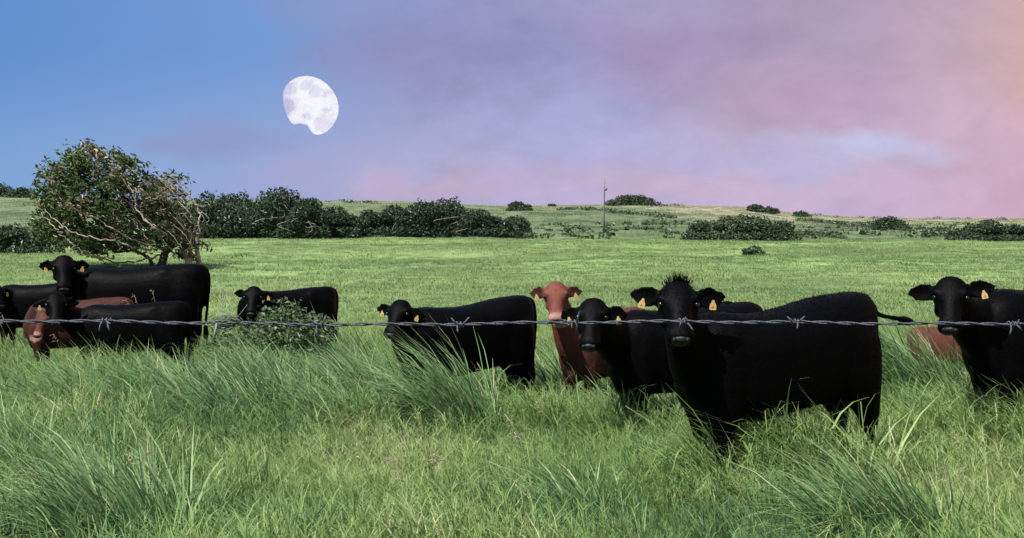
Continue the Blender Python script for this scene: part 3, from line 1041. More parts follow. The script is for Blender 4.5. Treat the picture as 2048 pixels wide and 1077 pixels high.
    for gx, gy, gr, a in ((206, 345, 22, 1.0), (196, 374, 17, 0.97), (378, 440, 34, 0.9), (372, 385, 30, 0.9), (345, 360, 20, 0.6), (290, 505, 30, 0.7), (340, 375, 18, 0.6), (240, 400, 12, 0.5), (330, 430, 14, 0.4), (260, 440, 14, 0.4)):
        keep *= 1 - a * np.exp(-(((cp[:, 0] - gx) / gr) ** 2 + ((cp[:, 1] - gy) / (gr * 0.8)) ** 2))
    cp = cp[rng.random(len(cp)) < keep][:500]
    # clump depth: crown is about as deep as it is tall
    ex = np.clip(1 - ((cp[:, 0] - 235) / 180) ** 2 - ((cp[:, 1] - 415) / 130) ** 2, 0.05, 1) ** 0.5
    cy = rng.uniform(-1, 1, len(cp)) * 2.0 * ex
    for gx, gy, gr in ((206, 345, 16), (196, 374, 11)):
        pass
    Cs, T = [], []
    for (px, py), yy in zip(cp, cy):
        n = rng.integers(20, 46)
        r = rng.uniform(0.12, 0.34)
        d = rng.normal(0, 0.5, (n, 3)) * np.array([1.7, 1.1, 0.75]) * r
        c = np.array([X(px), yy, Z(py)]) + d
        # shear each clump along the wind: up and to the left
        c[:, 2] -= d[:, 0] * 0.35
        Cs.append(c)
        green = np.clip(0.36 + 0.2 * (225 - px) / 170 + 0.10 * (400 - py) / 110, 0.12, 0.6)
        dry = rng.random() < np.clip(0.12 + 0.36 * (px - 140) / 230, 0.06, 0.48)
        t = rng.normal(0.86 if dry else green, 0.10, n)
        T.append(t)
    C, T = np.concatenate(Cs), np.concatenate(T)
    V, q = leaf_mesh(rng, C, 0.19, drift=(-0.8, 0, 0.35), asp=0.42)
    me = mesh_np("crown", V, q, smooth=False)
    set_attr(me, 'tint', np.repeat(np.clip(T, 0, 1), 4))
    cr = link("crown", me, M_TREELEAF, root)
    cr['kind'] = 'stuff'


build_tree()

# ------------------------------------------------------------------ moon


def build_moon():
    D = 4200.0
    zx = [(560, 195), (640, 205), (720, 235), (800, 290), (870, 370), (920, 460), (940, 550), (935, 640), (905, 725), (860, 800), (800, 860), (740, 890),
          (690, 898), (640, 885), (600, 840), (578, 795), (530, 775), (480, 762), (430, 768), (405, 776), (375, 752), (340, 695), (308, 620), (286, 545),
          (278, 460), (285, 385), (312, 320), (360, 265), (420, 225), (490, 203)]
    O = np.array([(520 + a / 5.985, 120 + b_ / 5.985) for a, b_ in zx])
    cx, cy = 621.5, 211.0
    c = at(cx, cy, D)
    k = D / F_PX
    P = np.stack([(O[:, 0] - cx) * k, -(O[:, 1] - cy) * k], -1)
    P = np.stack([np.interp(np.linspace(0, len(P), 120, endpoint=False), np.arange(len(P) + 1), np.append(P[:, i], P[0, i])) for i in (0, 1)], -1)
    g = Geo()
    R = 56 * k
    rings = []
    for s in np.sin(np.linspace(0.03, 1, 16) * np.pi / 2):            # domed near side
        rings.append(np.stack([P[:, 0] * s, -np.sqrt(max(1 - s * s, 0)) * R * np.ones(len(P)), P[:, 1] * s], -1))
    for s in np.sin(np.linspace(1, 0.03, 8)[1:] * np.pi / 2):         # and a far side
        rings.append(np.stack([P[:, 0] * s, np.sqrt(max(1 - s * s, 0)) * R * np.ones(len(P)), P[:, 1] * s], -1))
    loft(g, rings)
    m = bpy.data.materials.new("moon_surface")
    m.use_nodes = True
    t = NT(m.node_tree)
    oc = t.n('ShaderNodeTexCoord').outputs['Object']
    fl = t.n('ShaderNodeMapping', ins={'Vector': oc, 'Scale': (1 / R, 0.0, 1 / R)}).outputs[0]
    wn = t.n('ShaderNodeTexNoise', ins={'Vector': fl, 'Scale': 3.2, 'Detail': 5.0, 'Roughness': 0.6}).outputs['Color']
    wv = t.n('ShaderNodeVectorMath', operation='SUBTRACT', ins={0: wn, 1: (0.5, 0.5, 0.5)}).outputs[0]
    wv = t.n('ShaderNodeVectorMath', operation='MULTIPLY', ins={0: wv, 1: (0.75, 0.0, 0.75)}).outputs[0]
    flw = t.n('ShaderNodeVectorMath', operation='ADD', ins={0: fl, 1: wv}).outputs[0]
    n1 = t.noise(fl, 1.6, 6, 0.6, 0.5)
    n2 = t.noise(fl, 5.0, 5, 0.6)
    v = t.math('ADD', t.math('MULTIPLY', n1, 0.75), t.math('MULTIPLY', n2, 0.25))
    k2 = 1.0 / 2 ** EXPOSURE
    # maria placed where the photo shows them
    mar = None
    for mx, my, mr in ((0.0, 0.70, 0.30), (0.25, 0.45, 0.26), (0.62, 0.38, 0.16), (-0.55, 0.55, 0.30), (0.02, -0.45, 0.16), (0.55, -0.72, 0.42), (-0.6, -0.05, 0.35), (0.7, -0.25, 0.18)):
        vd = t.n('ShaderNodeVectorMath', operation='DISTANCE', ins={0: flw, 1: (mx, 0, my)}).outputs['Value']
        e = t.smooth(t.math('ADD', vd, t.math('MULTIPLY', t.math('SUBTRACT', n2, 0.5), 0.35)), mr * 1.1, mr * 0.45)
        mar = e if mar is None else t.math('MAXIMUM', mar, e)
    f = t.math('ADD', t.math('MULTIPLY', mar, 0.42), t.math('ADD', t.math('MULTIPLY', t.smooth(v, 0.42, 0.70), 0.3), t.math('MULTIPLY', t.smooth(t.noise(fl, 14.0, 6, 0.65), 0.4, 0.7), 0.22)), True)
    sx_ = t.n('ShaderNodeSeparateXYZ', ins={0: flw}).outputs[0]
    f = t.math('ADD', f, t.smooth(sx_, -0.35, -1.05, 0.0, 0.75), True)  # terminator shading towards the left limb, put into the emitted colour
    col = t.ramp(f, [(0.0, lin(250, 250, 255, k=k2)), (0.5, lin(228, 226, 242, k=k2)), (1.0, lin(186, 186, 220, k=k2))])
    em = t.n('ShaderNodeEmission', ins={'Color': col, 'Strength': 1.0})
    wv2 = t.n('ShaderNodeVectorMath', operation='MULTIPLY', ins={0: wv, 1: (0.35, 0.0, 0.35)}).outputs[0]
    fl2 = t.n('ShaderNodeVectorMath', operation='ADD', ins={0: fl, 1: wv2}).outputs[0]
    bite = t.n('ShaderNodeVectorMath', operation='DISTANCE', ins={0: fl2, 1: (-0.40, 0, -1.02)}).outputs['Value']
    al = t.math('MULTIPLY', t.smooth(bite, 0.30, 0.56), t.smooth(t.n('ShaderNodeSeparateXYZ', ins={0: fl2}).outputs[0], -1.05, -0.72, 0.45, 1.0))
    tp = t.n('ShaderNodeBsdfTransparent')
    mx = t.n('ShaderNodeMixShader', ins={0: al, 1: tp.outputs[0], 2: em.outputs[0]})
    t.n('ShaderNodeOutputMaterial', ins={0: mx.outputs[0]})
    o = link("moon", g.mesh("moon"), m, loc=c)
    tag(o, "pale gibbous moon with its lower left hidden in the cloud", "moon")


build_moon()

# ------------------------------------------------------------------ cattle


def mat_coat(name, rough=0.5, spec=0.35, tint_attr='coat', fur=True):
    m = bpy.data.materials.new(name)
    m.use_nodes = True
    t = NT(m.node_tree)
    oc = t.n('ShaderNodeTexCoord').outputs['Object']
    mp = t.n('ShaderNodeMapping', ins={'Vector': oc, 'Scale': (9, 22, 16)}).outputs[0]
    n = t.noise(mp, 3.0, 5, 0.7)
    big = t.noise(oc, 3.0, 4, 0.5)
    col = t.n('ShaderNodeAttribute', attribute_name=tint_attr).outputs['Color']
    v = t.n('ShaderNodeMapRange', ins={0: t.math('ADD', t.math('MULTIPLY', n, 0.5), t.math('MULTIPLY', big, 0.5)), 1: 0.3, 2: 0.7, 3: 0.62, 4: 1.38}).outputs[0]
    c = t.mix(1.0, col, v, 'MULTIPLY')
    bp = t.n('ShaderNodeBump', ins={'Height': n, 'Strength': 0.35, 'Distance': 0.012})
    r = t.n('ShaderNodeMapRange', ins={0: n, 1: 0.3, 2: 0.7, 3: rough - 0.08, 4: rough + 0.15}).outputs[0]
    b = t.n('ShaderNodeBsdfPrincipled', ins={'Base Color': c, 'Roughness': r, 'Normal': bp.outputs[0]})
    b.inputs['Specular IOR Level'].default_value = spec
    t.n('ShaderNodeOutputMaterial', ins={0: b.outputs[0]})
    return m


M_BLACK = mat_coat("black_coat", 0.5, 0.045)
M_RED = mat_coat("red_coat", 0.65, 0.15)
M_BLACKFUR = mat_coat("black_fur", 0.7, 0.015)
M_TAG = mat_simple("yellow_tag", (0.40, 0.27, 0.095), 0.5, 0.3, 30, 0.12, bump=0.05)
M_TAGPRINT = mat_simple("tag_print", (0.20, 0.11, 0.03), 0.6, 0.2, 30, 0.2, bump=0.0)
M_NOSE = mat_simple("wet_black_nose", (0.007, 0.007, 0.008), 0.45, 0.25, 60, 0.3, bump=0.3)
M_NOSTRIL = mat_simple("nostril_dark", (0.006, 0.005, 0.005), 0.6, 0.2, 40, 0.2, bump=0.0)
M_EYE = mat_simple("dark_eye", (0.006, 0.005, 0.005), 0.22, 0.4, 20, 0.1, bump=0.0)


def sphere_pts(c, r, seg=14, rings=9, basis=None):
    th = np.linspace(0.001, np.pi - 0.001, rings)
    a = np.linspace(0, 2 * np.pi, seg, endpoint=False)
    R = []
    for t_ in th:
        p = np.stack([np.sin(t_) * np.cos(a) * r[0], np.sin(t_) * np.sin(a) * r[1], np.full(seg, np.cos(t_) * r[2])], -1)
        if basis is not None:
            p = p @ basis
        R.append(p + np.asarray(c))
    return R


def superellipse(n, hw, ht, hb, e=2.5):
    """closed profile in (lateral, vertical): half width hw, top ht, bottom hb"""
    a = np.linspace(0, 2 * np.pi, n, endpoint=False)
    c, s = np.cos(a), np.sin(a)
    x = np.sign(c) * np.abs(c) ** (2 / e) * hw
    z = np.sign(s) * np.abs(s) ** (2 / e)
    z = np.where(z > 0, z * ht, z * hb)
    return x, z


TRUNK = [  # x, top, bottom, half width
    (-0.865, 1.12, 0.84, 0.07), (-0.835, 1.22, 0.76, 0.12), (-0.77, 1.29, 0.69, 0.185), (-0.58, 1.285, 0.62, 0.255), (-0.40, 1.28, 0.57, 0.28), (-0.16, 1.25, 0.535, 0.285),
    (0.10, 1.235, 0.49, 0.305), (0.30, 1.24, 0.485, 0.295), (0.46, 1.25, 0.49, 0.265), (0.60, 1.21, 0.51, 0.235), (0.69, 1.13, 0.60, 0.18), (0.75, 1.0, 0.72, 0.10)]


def spline(arr, n):
    return curve_pts(arr, max(2, n))


def cow(name, label, px, Y, s, th_deg, poll, coat='black', face=0.0, pitch=50.0, roll=0.0, ears=((8, True), (8, True)), tail='hang', voxel=0.016, hair=9000,
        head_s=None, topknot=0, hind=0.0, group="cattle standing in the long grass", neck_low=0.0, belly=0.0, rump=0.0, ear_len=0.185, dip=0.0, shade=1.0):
    rng = np.random.default_rng(int(px * 3 + Y * 17))
    th = math.radians(th_deg)
    base = base_at(px, Y)
    root = tag(empty(name, base, th), label, "cow", group)
    ct, st = math.cos(th), math.sin(th)

    def to_local(p):
        d = np.array(p, float) - np.array(base)
        return np.array([ct * d[0] + st * d[1], -st * d[0] + ct * d[1], d[2]])
    g = Geo()
    # trunk
    T = spline(np.array([(a, b_, c_, d_) for a, b_, c_, d_ in TRUNK]), 3)
    rings = []
    for x, zt, zb, hw in T:
        zt = zt + rump * np.clip((-x) / 0.6, 0, 1.0) - dip * math.exp(-((x - 0.25) / 0.4) ** 2)
        zb = zb - belly * math.exp(-((x - 0.0) / 0.35) ** 2)
        zc = zb + (zt - zb) * 0.52
        px_, pz_ = superellipse(28, hw, zt - zc, zc - zb, 2.7)
        rings.append(np.stack([np.full(28, x), px_, zc + pz_], -1) * s)
    loft(g, rings)
    # muscles and bones
    for sd in (-1, 1):
        loft(g, sphere_pts(np.array((0.44, sd * 0.185, 0.86)) * s, np.array((0.19, 0.095, 0.30)) * s))
        loft(g, sphere_pts(np.array((-0.56, sd * 0.17, 0.90)) * s, np.array((0.25, 0.115, 0.30)) * s))
        loft(g, sphere_pts(np.array((-0.40, sd * 0.17, 1.16)) * s, np.array((0.13, 0.08, 0.085)) * s))
        loft(g, sphere_pts(np.array((-0.77, sd * 0.085, 1.16)) * s, np.array((0.06, 0.05, 0.06)) * s))
    loft(g, sphere_pts(np.array((-0.80, 0, 1.235 + rump)) * s, np.array((0.075, 0.045, 0.045)) * s))

    def leg(pts, sd, ydir, dx):
        a = np.linspace(0, 2 * np.pi, 14, endpoint=False)
        P = spline(np.array(pts, float), 4)
        R = []
        top = P[0][1]
        for x, z, y, rl, rw in P:
            f = np.clip((0.8 - z) / 0.8, 0, 1)
            c = np.array([x + dx * f, sd * y, z])
            R.append((c + np.stack([np.cos(a) * rl, np.sin(a) * rw, np.zeros(14)], -1)) * s)
        loft(g, R)
    HL = [(-0.55, 1.00, 0.15, 0.26, 0.125), (-0.57, 0.78, 0.165, 0.24, 0.12), (-0.63, 0.62, 0.165, 0.17, 0.095), (-0.715, 0.46, 0.155, 0.085, 0.06),
          (-0.715, 0.31, 0.15, 0.055, 0.045), (-0.695, 0.15, 0.15, 0.05, 0.045), (-0.665, 0.07, 0.15, 0.05, 0.046), (-0.64, 0.0, 0.15, 0.062, 0.055)]
    FL = [(0.47, 0.84, 0.165, 0.17, 0.09), (0.49, 0.66, 0.165, 0.14, 0.09), (0.50, 0.52, 0.16, 0.098, 0.078), (0.50, 0.39, 0.155, 0.070, 0.062),
          (0.49, 0.26, 0.15, 0.05, 0.045), (0.49, 0.13, 0.15, 0.042, 0.042), (0.50, 0.06, 0.15, 0.05, 0.048), (0.52, 0.0, 0.15, 0.062, 0.056)]
    leg(HL, 1, 0, hind)
    leg(HL, -1, 0, -hind)
    leg(FL, 1, 0, 0.05)
    leg(FL, -1, 0, -0.05)
    # head frame
    hs = head_s if head_s is not None else s
    pl = to_local(poll)
    cam_dir = np.array([-poll[0], -poll[1]]) / math.hypot(poll[0], poll[1])
    fa = math.atan2(cam_dir[1], cam_dir[0]) + math.radians(face) - th
    Fv = np.array([math.cos(fa), math.sin(fa), 0])
    Zv = np.array([0, 0, 1.0])
    Sv = np.cross(Zv, Fv)
    if roll:
        r_ = math.radians(roll)
        Sv, Zv = math.cos(r_) * Sv + math.sin(r_) * Zv, -math.sin(r_) * Sv + math.cos(r_) * Zv
    p_ = math.radians(pitch)
    A = math.cos(p_) * Fv - math.sin(p_) * Zv
    N = math.sin(p_) * Fv + math.cos(p_) * Zv
    HEAD = [(-0.065, 0.035, 0.03, -0.055), (-0.05, 0.066, 0.055, -0.058), (-0.02, 0.098, 0.085, -0.066), (0.04, 0.120, 0.112, -0.082), (0.11, 0.127, 0.125, -0.092),
            (0.16, 0.121, 0.126, -0.094), (0.22, 0.092, 0.118, -0.093), (0.28, 0.080, 0.102, -0.085), (0.34, 0.078, 0.086, -0.073), (0.39, 0.087, 0.077, -0.064),
            (0.43, 0.091, 0.070, -0.060), (0.46, 0.080, 0.058, -0.060), (0.482, 0.045, 0.034, -0.060)]
    R = []
    for t_, w, d, off in spline(np.array(HEAD), 3):
        a_, b_ = superellipse(22, w, d, d, 2.35)
        R.append(pl + hs * (A * t_ * 0.89 + Sv[None] * a_[:, None] + N[None] * (off + b_)[:, None]))
    loft(g, R)
    for sd in (-1, 1):                                      # brow ridges and cheeks
        loft(g, sphere_pts(pl + hs * (A * 0.102 + sd * Sv * 0.100 - N * 0.015), np.array((0.042, 0.038, 0.034)) * hs))
        loft(g, sphere_pts(pl + hs * (A * 0.18 + sd * Sv * 0.065 - N * 0.13), np.array((0.07, 0.045, 0.06)) * hs))
    # neck
    nb = pl + hs * (A * 0.06 - N * 0.10)
    n0, n1 = np.array((0.40, 0, 0.92)) * s, np.array((0.62, 0, 0.94 + neck_low)) * s
    mid = (n1 * 0.45 + nb * 0.55) + np.array([0.02, 0, -0.04]) * s
    path = curve_pts([n0, n1, mid, nb], 6)
    rad = np.interp(np.linspace(0, 1, len(path)), [0, 0.33, 0.66, 1.0], [0.30, 0.27, 0.185, 0.118]) * s
    rw = np.interp(np.linspace(0, 1, len(path)), [0, 0.33, 0.66, 1.0], [0.22, 0.185, 0.125, 0.100]) * s
    tg = np.gradient(path, axis=0)
    tg /= np.linalg.norm(tg, axis=1)[:, None]
    R = []
    a = np.linspace(0, 2 * np.pi, 20, endpoint=False)
    for p, t_, r1, r2 in zip(path, tg, rad, rw):
        side = np.cross(t_, (0, 0, 1.0))
        side /= np.linalg.norm(side) + 1e-9
        up = np.cross(side, t_)
        R.append(p + np.cos(a)[:, None] * side * r2 + np.sin(a)[:, None] * up * r1)
    loft(g, R)
    # dewlap / brisket
    loft(g, sphere_pts(np.array((0.60, 0, 0.60)) * s, np.array((0.11, 0.09, 0.13)) * s))
    # ears
    tags = []
    for sd, (droop, has_tag) in zip((1, -1), ears):         # +1 is the animal's left ear (picture right when it looks at us)
        dr = math.radians(droop)
        e = sd * Sv * math.cos(dr) - Zv * math.sin(dr) - Fv * 0.12
        e /= np.linalg.norm(e)
        fwd = Fv - e * (Fv @ e)
        fwd /= np.linalg.norm(fwd)
        up = np.cross(e, fwd) * sd
        if up[2] < 0:
            up = -up
        o = pl + hs * (A * 0.045 + sd * Sv * 0.085 - N * 0.075)
        L = ear_len * hs
        R = []
        aa = np.linspace(0, 2 * np.pi, 14, endpoint=False)
        for t_, h, tk in zip((0, 0.15, 0.32, 0.5, 0.68, 0.83, 0.94, 1.0), (0.034, 0.050, 0.072, 0.078, 0.066, 0.045, 0.023, 0.006), (0.028, 0.022, 0.016, 0.013, 0.011, 0.010, 0.009, 0.006)):
            vv = np.cos(aa) * h * hs
            ff = np.sin(aa) * max(tk * hs, voxel * 0.62) + 0.42 * (vv ** 2) / (h * hs) * np.where(t_ > 0.2, 1, 0)
            R.append(o + e * (L + 0.03 * hs) * t_ + up * vv[:, None] - up * 0.010 * t_ * hs + fwd * ff[:, None])
        loft(g, R)
        if has_tag:
            tags.append((o + e * L * 0.66 - up * 0.040 * hs + fwd * 0.030 * hs, e, up, fwd, sd))
    # tail
    if tail == 'hang':
        tp = [(-0.80, 0, 1.235 + rump), (-0.875, 0.01, 1.20 + rump), (-0.905, 0.02, 1.05), (-0.89, 0.03, 0.80), (-0.87, 0.03, 0.58), (-0.87, 0.03, 0.42), (-0.87, 0.03, 0.30)]
        rr = [0.045, 0.036, 0.026, 0.021, 0.022, 0.040, 0.012]
    elif tail == 'swish':
        tp = [(-0.80, 0, 1.235 + rump), (-0.88, 0.0, 1.19 + rump), (-0.93, 0.01, 1.165), (-1.02, 0.03, 1.14), (-1.11, 0.04, 1.125), (-1.18, 0.05, 1.105), (-1.27, 0.05, 1.085)]
        rr = [0.045, 0.036, 0.022, 0.018, 0.020, 0.038, 0.012]
    if tail:
        C = curve_pts(np.array(tp) * s, 5)
        tube(g, C, np.maximum(np.interp(np.linspace(0, 1, len(C)), np.linspace(0, 1, len(rr)), rr) * s, voxel * 0.75), 10)
    me = g.mesh("body")
    tmp = bpy.data.objects.new("body", me)
    COL.objects.link(tmp)
    md = tmp.modifiers.new("r", 'REMESH')
    md.mode = 'VOXEL'
    md.voxel_size = voxel
    md2 = tmp.modifiers.new("s", 'SMOOTH')
    md2.factor = 0.5
    md2.iterations = 5
    dg = bpy.context.evaluated_depsgraph_get()
    body_me = bpy.data.meshes.new_from_object(tmp.evaluated_get(dg))
    bpy.data.objects.remove(tmp)
    body_me.name = "body"
    body_me.polygons.foreach_set('use_smooth', np.ones(len(body_me.polygons), bool))
    nv = len(body_me.vertices)
    co = np.empty(nv * 3, np.float32)
    body_me.vertices.foreach_get('co', co)
    co = co.reshape(-1, 3).astype(float)
    rel = (co - pl) / hs
    ta, tn_, ts_ = rel @ A, rel @ N, rel @ Sv
    inhead = (ta > -0.2) & (ta < 0.6) & (np.abs(ts_) < 0.3) & (np.abs(tn_ + 0.06) < 0.2)

    def coat_color(ta, inhead, zz, side=None):
        n = len(ta)
        if coat == 'black':
            c = np.tile(np.array([0.0009, 0.0009, 0.0012]), (n, 1))
        else:
            c = np.tile(np.array([0.098, 0.032, 0.021]) * shade, (n, 1))  # shade below one darkens the coat colour for an animal standing in shadow
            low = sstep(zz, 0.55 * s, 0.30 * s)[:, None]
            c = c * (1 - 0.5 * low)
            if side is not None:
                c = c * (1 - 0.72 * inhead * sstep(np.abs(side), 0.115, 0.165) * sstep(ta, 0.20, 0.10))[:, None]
            c = c * (0.62 + 0.38 * sstep(zz, 0.55 * s, 0.98 * s))[:, None]  # shade on the lower neck and chest painted into the coat
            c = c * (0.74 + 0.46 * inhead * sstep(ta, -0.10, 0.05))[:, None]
            muz = (sstep(ta, 0.325, 0.375) * inhead)[:, None]
            c = c + (np.array([0.30, 0.17, 0.14]) - c) * muz
        return c
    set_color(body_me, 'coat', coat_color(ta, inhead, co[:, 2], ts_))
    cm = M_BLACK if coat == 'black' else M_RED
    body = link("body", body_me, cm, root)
    # short coat hair that breaks the outline
    if hair:
        body_me.calc_loop_triangles()
        nt = len(body_me.loop_triangles)
        tv = np.empty(nt * 3, np.int32)
        body_me.loop_triangles.foreach_get('vertices', tv)
        tv = tv.reshape(-1, 3)
        a0, b0, c0 = co[tv[:, 0]], co[tv[:, 1]], co[tv[:, 2]]
        cr = np.cross(b0 - a0, c0 - a0)
        ar = np.linalg.norm(cr, axis=1)
        k = rng.choice(nt, hair, p=ar / ar.sum())
        w = rng.dirichlet((1, 1, 1), hair)
        P = a0[k] * w[:, :1] + b0[k] * w[:, 1:2] + c0[k] * w[:, 2:]
        nn = cr[k] / (ar[k][:, None] + 1e-12)
        keep = P[:, 2] > 0.2 * s
        P, nn = P[keep], nn[keep]
        flow = np.array([-0.5, 0, -0.75]) + rng.normal(0, 0.35, P.shape)
        flow -= nn * np.sum(flow * nn, 1)[:, None]
        d = flow * 0.8 + nn * 0.42
        d /= np.linalg.norm(d, axis=1)[:, None]
        ln = rng.uniform(0.008, 0.019, len(P))[:, None] * s
        sdv = np.cross(d, nn)
        sdv /= np.linalg.norm(sdv, axis=1)[:, None] + 1e-9
        wd = 0.0022
        V = np.stack([P - sdv * wd - nn * 0.002, P + sdv * wd - nn * 0.002, P + d * ln], 1).reshape(-1, 3)
        tr = np.arange(len(P) * 3).reshape(-1, 3)
        hm = mesh_np("fur", V, tr)
        rel = (V - pl) / hs
        ta2 = rel @ A
        ih = (ta2 > -0.2) & (ta2 < 0.6) & (np.abs(rel @ Sv) < 0.3) & (np.abs(rel @ N + 0.06) < 0.2)
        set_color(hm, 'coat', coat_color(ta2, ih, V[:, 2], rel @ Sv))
        f = link("fur", hm, M_BLACKFUR if coat == 'black' else M_RED, root)
        f['kind'] = 'stuff'
    # nose pad with nostrils
    gg = Geo()
    B = np.stack([Sv, N, A])
    loft(gg, sphere_pts(pl + hs * (A * 0.412 - N * 0.048), np.array((0.062, 0.042, 0.030)) * hs, 16, 10, B))
    nm = gg.mesh("nose")
    nose = link("nose", nm, M_NOSE, root)
    for sd in (-1, 1):
        gg = Geo()
        loft(gg, sphere_pts(pl + hs * (A * 0.421 + sd * Sv * 0.040 - N * 0.025), np.array((0.017, 0.015, 0.017)) * hs, 10, 7, B))
        link("nostril", gg.mesh("nostril"), M_NOSTRIL, nose)
    for sd in (-1, 1):
        gg = Geo()
        loft(gg, sphere_pts(pl + hs * (A * 0.134 + sd * Sv * 0.114 - N * 0.030), np.array((0.020, 0.022, 0.022)) * hs, 12, 8, B))
        link("eye", gg.mesh("eye"), M_EYE, root)
    # ear tags: narrow neck, wide foot
    for o, e, up, fwd, sd in tags:
        tw = e * sd
        tilt = rng.normal(0, 0.12)
        tx = tw * math.cos(tilt) + up * math.sin(tilt)
        ty = -tw * math.sin(tilt) + up * math.cos(tilt)
        k = 0.80 * max(hs, 0.85)
        out = np.array([(-0.008, 0.012), (0.008, 0.012), (0.012, -0.004), (0.026, -0.028), (0.028, -0.062), (0.024, -0.067), (-0.024, -0.067), (-0.028, -0.062), (-0.026, -0.028), (-0.012, -0.004)]) * k
        gg = Geo()
        loft(gg, [np.array([o + tx * a_ + ty * (b_ + 0.01) + fwd * z_ for a_, b_ in out]) for z_ in (-0.002, 0.002)])
        tm = gg.mesh("ear_tag", smooth=False)
        to = link("ear_tag", tm, M_TAG, root)
        if Y < 12.5:                                       # the worn dark mark on the nearer tags
            gg = Geo()
            tri = [(-0.010, -0.052), (0.009, -0.050), (0.001, -0.030)]
            loft(gg, [np.array([o + tx * a_ * k + ty * (b_ * k + 0.01) + fwd * z_ for a_, b_ in tri]) for z_ in (0.0022, 0.0032)])
            link("tag_mark", gg.mesh("tag_mark", smooth=False), M_TAGPRINT, to)
    if topknot:
        n = topknot
        gg = Geo()
        Vv, Tt = [], []
        for i in range(n):
            sx = rng.normal(0, 0.045)
            tt = rng.uniform(-0.07, 0.02)
            p = pl + hs * (A * tt + Sv * sx - N * (0.02 + 0.03 * rng.random()))
            d = Zv * 1.0 + Sv * (sx * 5.0 + rng.normal(0, 0.22)) - Fv * rng.normal(0.05, 0.25)
            d /= np.linalg.norm(d)
            ln = rng.uniform(0.03, 0.085) * math.exp(-(sx / 0.06) ** 2) + 0.02
            sdv = np.cross(d, rng.normal(0, 1, 3))
            sdv /= np.linalg.norm(sdv)
            wv = 0.0032
            m_ = p + d * ln * 0.6 + Sv * rng.normal(0, 0.004)
            e_ = p + d * ln + Sv * rng.normal(0.004, 0.008)
            b_ = len(Vv)
            Vv += [p - sdv * wv, p + sdv * wv, m_ + sdv * wv * 0.7, m_ - sdv * wv * 0.7, e_]
            Tt += [(b_, b_ + 1, b_ + 2), (b_, b_ + 2, b_ + 3), (b_ + 3, b_ + 2, b_ + 4)]
        hm = mesh_np("topknot", np.array(Vv), np.array(Tt))
        set_color(hm, 'coat', coat_color(np.zeros(len(Vv)), np.ones(len(Vv), bool), np.full(len(Vv), 1.0)))
        tk_ = link("topknot", hm, M_BLACKFUR if coat == 'black' else M_RED, root)
        tk_['kind'] = 'stuff'
    return root


# heading: angle of the animal's forward direction in the ground plane, 180 = towards picture left
cow("black_heifer", "biggest black heifer broadside in the middle right with a spiky tuft on its head", 1545, 8.9, 1.0, 207, at(1356, 572, 8.28), face=4, pitch=45, dip=0.03,
    ears=((-6, True), (-10, True)), tail='swish', topknot=260, hair=26000, voxel=0.014, rump=0.035, ear_len=0.20)
cow("black_cow", "black cow cut by the right edge of the photo, looking at us with ears spread", 2090, 10.6, 1.03, 203, at(1902, 562, 10.0), face=-2, pitch=52,
    ears=((-14, True), (3, False)), hair=20000, ear_len=0.21)
cow("black_heifer", "black heifer whose head overlaps the red heifer, with two yellow tags", 1362, 10.8, 0.90, 205, at(1186, 604, 10.05), face=-8, pitch=50,
    ears=((6, True), (12, True)), hair=16000, head_s=0.95)
cow("red_heifer", "red brown heifer facing us behind the black heifer with two tags", 1208, 12.3, 0.78, 232, at(1112, 570, 11.7), coat='red', face=2, pitch=57,
    ears=((-4, True), (2, True)), hair=16000, head_s=0.84)
cow("black_heifer", "black heifer standing behind the tallest grass tussock with its head turned to the left", 924, 12.0, 0.85, 209, at(800, 605, 11.6), face=-24, pitch=47,
    ears=((16, True), (-4, True)), hair=16000, head_s=0.84, rump=0.05)
cow("black_cow", "big black cow standing tallest in the group below the windswept tree", 266, 16.0, 1.02, 185, at(128, 516, 15.6), face=0, pitch=56,
    ears=((2, True), (4, True)), hair=10000, voxel=0.02)
cow("black_calf", "black calf in front of the big cow below the windswept tree", 256, 14.2, 0.74, 187, at(112, 590, 13.8), face=0, pitch=52,
    ears=((8, False), (14, True)), hair=8000, voxel=0.018, head_s=0.84)
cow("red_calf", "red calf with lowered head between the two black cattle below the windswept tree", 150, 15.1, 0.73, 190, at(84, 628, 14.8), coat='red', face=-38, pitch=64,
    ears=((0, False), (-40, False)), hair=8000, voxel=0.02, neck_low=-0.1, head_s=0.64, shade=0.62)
cow("black_calf", "black calf cut by the left edge of the photo", 75, 17.6, 0.77, 186, at(-8, 572, 17.2), face=20, pitch=50,
    ears=((10, True), (10, False)), hair=4000, voxel=0.022)
cow("black_calf", "small black calf behind the leafy weed in the middle left", 570, 16.2, 0.76, 208, at(507, 577, 15.8), face=-10, pitch=52,
    ears=((4, True), (-8, False)), hair=6000, voxel=0.02, head_s=0.86)
cow("red_calf", "red calf half hidden in tall grass behind the black cow at the right edge", 1922, 13.2, 0.61, 5, at(2010, 660, 13.1), coat='red', face=40, pitch=60,
    ears=((0, False), (0, False)), hair=6000, voxel=0.02)
cow("black_calf", "black calf of which only the top of the head shows behind the biggest heifer", 1560, 11.3, 0.66, 190, at(1455, 606, 11.0), face=10, pitch=48,
    ears=((-10, False), (-20, False)), hair=3000, voxel=0.022)

# ------------------------------------------------------------------ barbed wire fence


